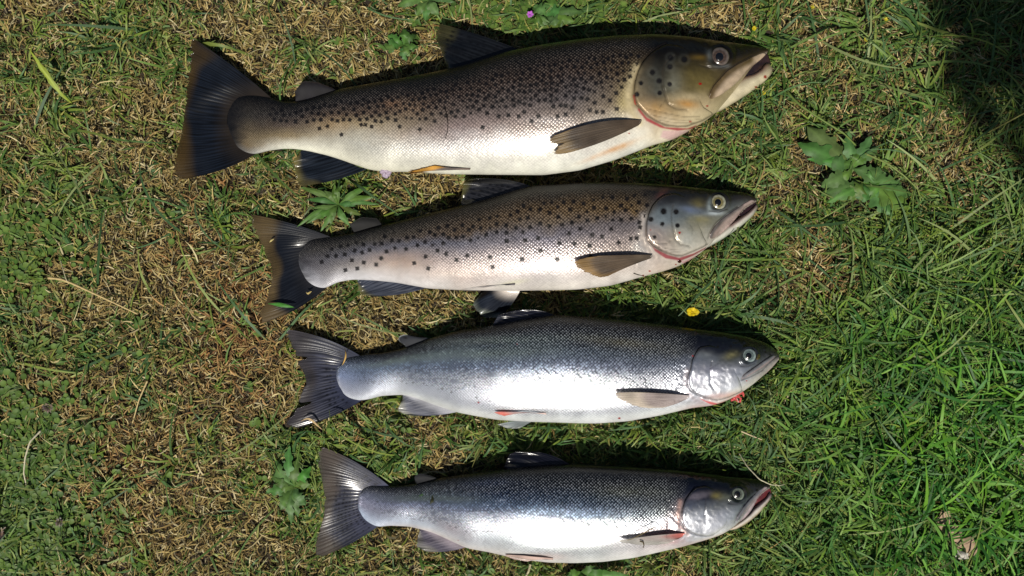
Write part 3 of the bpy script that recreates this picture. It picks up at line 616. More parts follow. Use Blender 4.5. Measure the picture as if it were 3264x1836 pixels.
F2 = dict(name='brown_trout', label='silvery-brown trout with golden back and sparse black spots, second from the top', mat=M_BROWN, n=520, nt=170,
    outline=O2, endblend=(60, (24, 26, 32), .85), crinkle=1.3, thick=[(952, .02), (1020, .1), (1080, .24), (1150, .4), (1400, .5), (1800, .54), (2000, .54), (2200, .6), (2300, .68), (2411, .9)], e=0.92, scale=7.6, headx=2030,
    eye=(2289, 645, 25, 11, (128, 118, 72), (158, 158, 140)), gillfront=[(2110, 560), (2095, 620), (2068, 660), (2050, 710), (2040, 760), (2040, 790), (2110, 840)],
    gill_back=G2, gill_cover=G2+[(2240, 750), (2228, 700), (2220, 650), (2190, 625), (2150, 614)],
    grooves=[([(2146, 655), (2140, 680), (2141, 706), (2148, 740), (2153, 762), (2168, 778), (2200, 786)], 2.8, 4.5), ([(2075, 772), (2125, 776), (2140, 765)], 2, 2), ([(2090, 785), (2140, 795), (2185, 793)], 2, 1.8), ([(2100, 795), (2150, 804), (2190, 800)], 2, 1.8),
             ([(2258, 758), (2262, 742), (2285, 706), (2320, 678), (2352, 658)], 2.6, 4), ([(2262, 672), (2290, 676), (2318, 666)], 2.4, 3), ([(2200, 715), (2208, 730), (2206, 750)], 2, 1.5), (G2, 3.5, 4)],
    bumps=[(2180, 740, 40, 30, 4)],
    colour=[(985, [(0, (28, 28, 30), .1, .8, .4, .4), (.3, (58, 56, 56), .15, .9, .5, .38), (.6, (100, 98, 104), .2, .8, .2, .38), (.85, (165, 165, 172), .15, .4, 0, .4), (1, (190, 190, 194), .05, .2, 0, .4)]),
            (1150, [(0, (20, 20, 20), .1, .9, .5, .4), (.25, (62, 60, 56), .15, 1, .7, .38), (.45, (112, 112, 122), .3, 1, .25, .36), (.7, (172, 164, 158), .35, .8, .05, .36), (1, (196, 194, 196), .05, .2, 0, .4)]),
            (1450, [(0, (26, 22, 18), .1, .8, .5, .4), (.18, (66, 57, 46), .15, 1, .75, .38), (.33, (98, 82, 66), .2, 1, .55, .36), (.42, (120, 120, 132), .35, 1, .2, .34), (.62, (170, 158, 156), .4, 1, .05, .34), (.82, (196, 180, 170), .2, .4, 0, .36), (1, (206, 200, 194), .05, .15, 0, .4)]),
            (1750, [(0, (72, 66, 62), .1, .4, .1, .36), (.1, (60, 52, 42), .1, .9, .5, .36), (.25, (98, 78, 52), .15, 1, .7, .36), (.38, (118, 104, 88), .25, 1, .35, .34), (.5, (126, 122, 132), .4, 1, .1, .32), (.66, (184, 174, 172), .5, 1, 0, .3), (.82, (196, 188, 186), .2, .4, 0, .36), (1, (212, 206, 196), 0, .15, 0, .4)]),
            (2020, [(0, (78, 72, 68), .1, .3, .1, .36), (.12, (66, 56, 42), .1, .9, .5, .36), (.3, (112, 90, 58), .2, 1, .55, .34), (.42, (132, 124, 126), .35, 1, .1, .32), (.62, (176, 160, 152), .5, 1, 0, .3), (.8, (205, 190, 176), .3, .4, 0, .34), (1, (214, 208, 200), 0, .1, 0, .4)]),
            (2100, [(0, (26, 24, 24), .05, 0, 0, .34), (.25, (52, 54, 58), .1, 0, 0, .32), (.45, (112, 122, 128), .3, 0, 0, .3), (.65, (180, 166, 154), .55, 0, 0, .3), (1, (205, 190, 176), .1, 0, 0, .36)]),
            (2200, [(0, (22, 20, 19), .05, 0, 0, .32), (.22, (50, 50, 50), .1, 0, 0, .3), (.4, (104, 112, 116), .25, 0, 0, .3), (.6, (150, 144, 120), .25, 0, 0, .32), (.8, (190, 184, 168), .2, 0, 0, .34), (1, (206, 196, 182), 0, 0, 0, .4)]),
            (2330, [(0, (20, 18, 17), .05, 0, 0, .32), (.3, (44, 42, 40), .05, 0, 0, .3), (.6, (98, 104, 104), .2, 0, 0, .3), (1, (176, 172, 160), 0, 0, 0, .36)]),
            (2411, [(0, (24, 21, 19), .05, 0, 0, .32), (.5, (56, 48, 42), .05, 0, 0, .32), (1, (140, 124, 112), 0, 0, 0, .4)])],
    blobs=[(2230, 700, 40, 14, 0, (146, 136, 84), .5), (2225, 650, 22, 16, 0, (128, 118, 72), .5), (2200, 668, 30, 10, 10, (130, 145, 175), .6, .4), (2090, 745, 30, 30, 20, (208, 190, 178), .7, .7, .28), (2100, 700, 35, 30, 0, (126, 140, 146), .5),
           (2190, 755, 30, 30, 0, (186, 190, 186), .5, .3), (2110, 618, 22, 10, -35, (92, 58, 50), .6), (1280, 830, 90, 26, 0, (212, 176, 146), .4), (2040, 800, 30, 40, 0, (222, 218, 212), .7, .5, .25), (2280, 680, 30, 6, 0, (190, 200, 204), .6), (2262, 655, 8, 20, 0, (160, 172, 172), .6),
           (1640, 900, 40, 8, -10, (205, 205, 160), .35)],
    bands=[([(2052, 690), (2046, 725), (2046, 755), (2058, 780), (2085, 802)], 9, (208, 196, 184), .8)],
    zones=[([(2070, 772), (2090, 790), (2130, 810), (2165, 819), (2210, 805), (2256, 782), (2250, 795), (2210, 818), (2170, 834), (2120, 826), (2085, 802)], (130, 40, 52), .9, 5),
           ([(2130, 822), (2180, 830), (2240, 800), (2225, 822), (2180, 842)], (200, 128, 140), .7, 6)],
    headspots=[(2115, 674, 9.5), (2155, 675, 8.5), (2075, 699, 8), (2111, 714, 7), (2159, 719, 7), (2086, 755, 6.5)], halo=(150, 165, 172),
    blood=[(2166, 742, 5), (2074, 731, 3), (2071, 864, 4), (2050, 878, 4), (2154, 843, 3), (2278, 926, 3)], spots=sp2,
    mouth=[(2352, 690), (2362, 668), (2385, 648), (2408, 632), (2413, 650), (2405, 672), (2375, 690)], mouthcol=(44, 24, 22),
    lower_jaw=[(2235, 785), (2262, 764), (2290, 742), (2325, 714), (2350, 698), (2375, 682), (2394, 668), (2407, 652), (2413, 646), (2418, 655), (2414, 668), (2400, 688), (2380, 706), (2359, 724), (2325, 748), (2290, 770), (2255, 790)],
    jaw_up=[(2330, 714), (2360, 692), (2386, 674), (2410, 650)], jawcol=[(196, 200, 184), (206, 200, 188), (176, 140, 134), (92, 78, 68)], jawR=26, jawH=28,
    maxilla=[(2398, 634), (2409, 640), (2388, 652), (2372, 664), (2358, 682), (2343, 700), (2322, 724), (2300, 745), (2280, 758), (2266, 763), (2260, 757), (2264, 742), (2278, 722), (2296, 702), (2325, 680), (2355, 660), (2378, 645)],
    max_up=[(2260, 755), (2265, 738), (2282, 716), (2300, 696), (2326, 675), (2356, 655)], maxcol=[(92, 88, 86), (172, 152, 144), (150, 120, 114)], teeth=[(2362, 676), (2376, 660), (2392, 648), (2407, 640)],
    fins=[dict(name='tail_fin', base=[(1062, 758), (1010, 762), (972, 785), (960, 820), (964, 858), (985, 895), (1040, 917)], margin=[(790, 682), (797, 708), (815, 745), (836, 790), (858, 838), (868, 878), (856, 915), (846, 960), (822, 1008), (832, 1031)], rays=30, nu=200, nw=56, bow=(8, -14), wave=3, z1=20, ridge=1.3, ragged=.02,
               col=fincol((15, 18, 25), (36, 40, 48), (84, 70, 46), .68, .45, .85, (34, 34, 37))),
          dict(name='dorsal_fin', base=[(1706, 598), (1640, 615), (1560, 640), (1480, 662)], margin=[(1490, 573), (1474, 583), (1472, 605), (1468, 640)], rays=12, bow=(14, -2), z1=58, ridge=1.0, ragged=.02, col=fincol((22, 23, 28), (56, 56, 60), (86, 84, 50), .86, .5, .8), spots=dash_rows(6, 7, .15, .85, 3.4, .4)),
          dict(name='adipose_fin', base=[(1222, 722), (1180, 730), (1130, 744)], margin=[(1200, 694), (1150, 690), (1112, 714)], rays=3, nu=40, nw=18, z1=40, ridge=.3, col=fincol((18, 18, 18), (30, 30, 32), (24, 24, 22), .9, .2)),
          dict(name='anal_fin', base=[(1362, 917), (1290, 903), (1220, 892), (1145, 888)], margin=[(1180, 946), (1152, 940), (1140, 922), (1140, 902)], rays=11, bow=(-7, 2), z1=22, ridge=1.5, ragged=.02, col=fincol((40, 44, 56), (96, 100, 112), (112, 108, 72), .84, .5, .8)),
          dict(name='pelvic_fin', base=[(1642, 903), (1641, 909)], margin=[(1550, 913), (1500, 921), (1468, 925)], rays=5, nu=40, nw=30, onbody=True, lift=10, bow=(-3, 3), ridge=1, col=fincol((84, 76, 80), (170, 164, 166), (150, 70, 60), .85, .6)),
          dict(name='pelvic_fin', base=[(1660, 922), (1625, 926), (1600, 924)], margin=[(1590, 1015), (1545, 1014), (1510, 995), (1506, 968), (1530, 940)], rays=9, bow=(-6, 10), z1=16, ridge=1.6, col=fincol((22, 25, 34), (52, 58, 66), (112, 118, 108), .84, .4, .8, (196, 186, 176))),
          dict(name='pectoral_fin', base=[(2080, 812), (2079, 818), (2074, 824)], margin=[(1905, 816), (1860, 822), (1826, 834), (1832, 846), (1850, 862), (1880, 878), (1905, 886), (1935, 882)], rays=13, onbody=True, lift=22, bow=(1, 3), ridge=1.8, wave=8,
               col=fincol((80, 68, 56), (122, 104, 84), (140, 112, 72), .85, .45, .95, (88, 78, 66)))])

O3 = [(1072, 1180, 1212), (1080, 1155, 1240), (1095, 1143, 1258), (1115, 1138, 1270), (1147, 1133, 1277), (1180, 1128, 1272), (1214, 1126, 1262), (1281, 1112, 1258), (1314, 1100, 1264), (1381, 1075, 1289), (1461, 1054, 1315), (1514, 1046, 1325), (1581, 1036, 1337), (1640, 1024, 1341),
      (1698, 1012, 1344), (1780, 1003, 1346), (1834, 1006, 1348), (1900, 1012, 1349), (2000, 1021, 1342), (2101, 1033, 1324), (2201, 1045, 1300), (2268, 1053, 1292), (2301, 1057, 1282), (2335, 1063, 1266), (2368, 1069, 1245), (2401, 1078, 1222), (2430, 1088, 1196), (2451, 1098, 1176), (2470, 1112, 1158), (2482, 1130, 1146)]
sp3 = spots_random(O3, 1120, 2150, (.1, .2, .25), (.42, .36, .42), 70, 2.0, 3.6, 14, 8)
G3 = [(2228, 1108), (2215, 1130), (2207, 1147), (2203, 1175), (2194, 1200), (2194, 1224), (2202, 1243), (2222, 1257), (2250, 1268), (2288, 1277), (2325, 1266), (2368, 1246)]
def silver(h):  # h shifts hue: 0 blue-grey, 1 blue
    return h
F3 = dict(name='silver_trout', label='bright silver trout with closed mouth and red gill fringe, third down', mat=M_SILVER, n=520, nt=170,
    outline=O3, endblend=(14, (40, 44, 58), .7), flank=.9, wob=.4, dark=.25, thick=[(1072, .02), (1130, .1), (1200, .3), (1300, .42), (1600, .52), (1950, .52), (2100, .53), (2200, .59), (2300, .66), (2380, .78), (2482, .9)], e=0.9, scale=7.3, headx=2150,
    eye=(2387, 1134, 23, 10, (96, 110, 106), (140, 154, 152)), gillfront=[(2240, 1040), (2232, 1065), (2212, 1120), (2200, 1160), (2178, 1200), (2178, 1240), (2190, 1275), (2260, 1320)],
    gill_back=G3, gill_cover=G3+[(2362, 1225), (2345, 1180), (2335, 1130), (2300, 1108), (2262, 1100)],
    grooves=[([(2268, 1153), (2263, 1190), (2266, 1225), (2278, 1243)], 2.4, 4), ([(2210, 1242), (2240, 1253), (2256, 1252), (2258, 1236)], 2, 2), ([(2262, 1175), (2290, 1156)], 1.8, 1.5), ([(2366, 1208), (2374, 1192), (2405, 1170), (2438, 1146), (2462, 1130)], 2.4, 3.5), ([(2364, 1212), (2400, 1198), (2432, 1180), (2460, 1150), (2478, 1134)], 2, 3), ([(2362, 1166), (2385, 1168), (2405, 1158)], 3, 3), (G3, 3.2, 4)],
    bumps=[], groovecol=(62, 60, 66),
    colour=[(1090, [(0, (44, 56, 72), .2, .9, .3, .38), (.2, (92, 108, 136), .3, .9, .3, .36), (.5, (132, 146, 178), .55, .8, .1, .36), (.85, (176, 180, 196), .5, .5, 0, .38), (1, (196, 200, 210), .2, .3, 0, .4)]),
            (1250, [(0, (16, 20, 28), .15, .9, .6, .38), (.14, (36, 44, 54), .2, 1, .9, .36), (.24, (128, 142, 136), .4, .6, .2, .34), (.36, (140, 158, 182), .6, 1, .1, .3), (.6, (178, 184, 196), .8, 1, 0, .3), (.85, (196, 200, 206), .5, .4, 0, .36), (1, (206, 208, 208), .1, .15, 0, .4)]),
            (1550, [(0, (14, 18, 28), .15, .9, .5, .38), (.1, (22, 28, 40), .2, 1, .95, .36), (.2, (66, 80, 96), .3, 1, .7, .34), (.3, (138, 152, 150), .45, .7, .2, .32), (.42, (148, 162, 186), .7, 1, .1, .28), (.55, (200, 204, 212), .85, .9, 0, .3), (.84, (206, 208, 214), .7, .6, 0, .34), (.93, (204, 206, 204), .15, .2, 0, .4), (1, (210, 210, 206), 0, .1, 0, .42)]),
            (1850, [(0, (16, 20, 28), .1, .7, .4, .38), (.12, (24, 30, 42), .2, 1, .95, .36), (.26, (62, 70, 80), .3, 1, .85, .34), (.34, (112, 124, 138), .45, .9, .35, .3), (.46, (146, 156, 178), .7, 1, .05, .28), (.54, (208, 210, 218), .85, .8, 0, .3), (.86, (210, 212, 216), .75, .6, 0, .34), (.93, (208, 212, 212), .15, .2, 0, .4), (1, (214, 216, 214), 0, .1, 0, .42)]),
            (2150, [(0, (16, 18, 26), .1, .7, .4, .38), (.12, (24, 28, 36), .2, 1, .95, .36), (.3, (74, 78, 80), .3, 1, .85, .32), (.42, (128, 136, 152), .55, 1, .3, .3), (.56, (206, 208, 216), .8, .8, 0, .32), (.84, (226, 228, 232), .65, .4, 0, .36), (.93, (212, 214, 212), .1, .15, 0, .4), (1, (214, 212, 208), 0, .1, 0, .42)]),
            (2230, [(0, (14, 16, 22), .1, 0, 0, .3), (.28, (34, 36, 48), .15, 0, 0, .28), (.36, (118, 124, 138), .6, 0, 0, .26), (.6, (226, 226, 234), .8, 0, 0, .4), (.88, (228, 228, 232), .6, 0, 0, .42), (1, (206, 176, 170), .1, 0, 0, .36)]),
            (2330, [(0, (14, 16, 20), .1, 0, 0, .28), (.26, (30, 34, 42), .1, 0, 0, .28), (.4, (92, 96, 96), .35, 0, 0, .26), (.56, (206, 208, 218), .75, 0, 0, .4), (.78, (222, 224, 228), .6, 0, 0, .42), (.9, (206, 206, 196), .1, 0, 0, .38), (1, (206, 190, 176), 0, 0, 0, .4)]),
            (2400, [(0, (14, 15, 19), .1, 0, 0, .28), (.35, (36, 40, 48), .1, 0, 0, .28), (.6, (118, 124, 130), .45, 0, 0, .28), (.8, (178, 176, 172), .2, 0, 0, .34), (1, (208, 204, 190), 0, 0, 0, .4)]),
            (2482, [(0, (18, 18, 20), .1, 0, 0, .28), (.5, (62, 60, 62), .1, 0, 0, .3), (1, (190, 178, 170), 0, 0, 0, .4)])],
    crinkle=2.2, blobs=[(2330, 1133, 26, 12, -20, (124, 118, 78), .6), (2240, 1135, 26, 14, 0, (170, 176, 178), .6, .8, .25), (2210, 1205, 16, 12, 0, (128, 124, 146), .6, .6), (2262, 1178, 50, 10, 0, (150, 148, 166), .5), (2375, 1158, 26, 14, 0, (56, 60, 70), .7), (2412, 1128, 12, 16, 0, (40, 42, 46), .6), (2300, 1262, 60, 10, -8, (222, 150, 130), .5),
           (1600, 1085, 200, 14, -2, (134, 148, 138), .45), (1970, 1090, 130, 16, 6, (150, 140, 96), .25)],
    bands=[([(2190, 1180), (2184, 1215), (2188, 1250), (2215, 1275), (2260, 1292)], 7, (196, 184, 186), .7)],
    zones=[([(2222, 1264), (2250, 1275), (2288, 1284), (2325, 1272), (2365, 1252), (2368, 1262), (2330, 1280), (2290, 1296), (2262, 1290), (2235, 1276)], (196, 80, 84), .9, 4)],
    headspots=[(2288, 1105, 4), (2330, 1104, 4), (2440, 1122, 3.5), (2455, 1130, 3)], halo=(40, 42, 50), blood=[(1525, 1283, 4.5), (1974, 1333, 4.5), (2208, 1135, 4), (2380, 1214, 3), (1649, 1097, 2.5)], spots=sp3, spotcol=(24, 28, 34),
    lower_jaw=[(2345, 1252), (2364, 1216), (2400, 1200), (2432, 1183), (2455, 1163), (2476, 1140), (2484, 1142), (2480, 1150), (2461, 1172), (2440, 1192), (2418, 1209), (2390, 1232), (2368, 1248)],
    jaw_up=[(2364, 1216), (2400, 1200), (2432, 1183), (2480, 1141)], jawcol=[(206, 200, 190), (205, 202, 188), (208, 150, 148), (190, 178, 178)], jawR=22, jawH=26,
    maxilla=[(2466, 1130), (2476, 1134), (2455, 1152), (2430, 1172), (2400, 1190), (2375, 1206), (2364, 1212), (2363, 1204), (2376, 1190), (2408, 1168), (2440, 1146)], max_up=[(2364, 1205), (2376, 1189), (2408, 1167), (2440, 1145), (2464, 1130)], maxcol=[(120, 122, 126), (184, 164, 162), (160, 120, 120)],
    fins=[dict(name='tail_fin', base=[(1150, 1135), (1110, 1143), (1086, 1165), (1080, 1196), (1086, 1232), (1108, 1258), (1152, 1277)], margin=[(908, 1049), (914, 1070), (925, 1098), (938, 1125), (950, 1160), (968, 1192), (976, 1222), (960, 1250), (950, 1275), (940, 1310), (922, 1335), (908, 1355), (945, 1364)], rays=26, nu=220, nw=56, bow=(14, -10), wave=2.2, z1=22, ridge=1.6, ragged=.018, splits=[(.27, .22, .018), (.71, .3, .02)],
               col=fincol((18, 19, 28), (84, 86, 102), (58, 55, 58), .72, .65, .9, (48, 52, 70)), spots=dash_rows(12, 3, .1, .4, 3.0, .3)),
          dict(name='dorsal_fin', base=[(1784, 1010), (1720, 1018), (1650, 1032), (1575, 1048)], margin=[(1612, 997), (1588, 1004), (1580, 1018), (1568, 1040)], rays=11, bow=(16, -2), z1=75, ridge=2.4, ragged=.01, wave=3, col=fincol((9, 10, 17), (44, 46, 60), (50, 52, 62), .9, .5, .85)),
          dict(name='adipose_fin', base=[(1378, 1084), (1330, 1098), (1295, 1112)], margin=[(1330, 1078), (1290, 1064), (1268, 1070), (1266, 1086), (1290, 1098)], rays=2, nu=40, nw=22, z1=40, ridge=.2, bow=(5, 0), col=fincol((36, 38, 44), (56, 60, 66), (196, 200, 196), .93, .2), spots=lambda u, W, B, D, r: [(1292, 1077, 4, 0)]),
          dict(name='anal_fin', base=[(1458, 1313), (1400, 1294), (1340, 1272), (1288, 1256)], margin=[(1300, 1324), (1265, 1312), (1270, 1296), (1284, 1270)], rays=12, bow=(-6, 2), z1=24, ridge=1.5, ragged=.02, col=fincol((86, 88, 100), (150, 150, 156), (150, 150, 142), .7, .5, .7, (176, 176, 182))),
          dict(name='pelvic_fin', base=[(1740, 1316), (1742, 1322)], margin=[(1640, 1312), (1590, 1312), (1568, 1315), (1600, 1328)], rays=6, nu=46, nw=34, onbody=True, lift=12, bow=(-2, 8), ridge=1, col=fincol((176, 140, 136), (214, 196, 190), (214, 120, 108), .66, .5, .95, (208, 186, 178))),
          dict(name='pelvic_fin', base=[(1705, 1338), (1670, 1340)], margin=[(1655, 1366), (1618, 1368), (1584, 1354)], rays=6, nu=40, nw=26, z1=36, bow=(0, 3), ridge=1, col=fincol((120, 128, 130), (160, 166, 168), (176, 180, 178), .8, .5, .7)),
          dict(name='pectoral_fin', base=[(2198, 1261), (2197, 1265), (2190, 1272)], margin=[(2000, 1250), (1956, 1252), (1962, 1266), (1990, 1282), (2022, 1296), (2064, 1302), (2110, 1300)], rays=13, onbody=True, lift=20, bow=(2, -3), ridge=1.8, wave=6, col=fincol((120, 108, 106), (190, 176, 168), (200, 186, 168), .8, .6, .85, (190, 178, 176)))])

O4 = [(1139, 1585, 1612), (1146, 1562, 1638), (1160, 1551, 1655), (1185, 1546, 1672), (1205, 1549, 1680), (1243, 1551, 1675), (1306, 1546, 1678), (1369, 1532, 1693), (1401, 1524, 1706), (1464, 1514, 1735), (1489, 1511, 1746), (1558, 1503, 1758), (1652, 1490, 1779), (1747, 1482, 1790), (1826, 1479, 1792),
      (1920, 1483, 1788), (2015, 1488, 1776), (2078, 1492, 1762), (2172, 1498, 1740), (2251, 1507, 1717), (2290, 1512, 1704), (2320, 1516, 1688), (2345, 1519, 1668), (2370, 1521, 1640), (2392, 1524, 1606), (2410, 1526, 1588), (2432, 1531, 1568), (2453, 1543, 1556)]
sp4 = spots_random(O4, 1200, 1800, (.1, .25, .3), (.45, .38, .4), 46, 2.0, 3.6, 16, 9)
G4 = [(2215, 1555), (2200, 1572), (2185, 1592), (2178, 1615), (2173, 1640), (2174, 1665), (2184, 1684), (2202, 1697), (2222, 1706), (2255, 1710), (2275, 1706)]
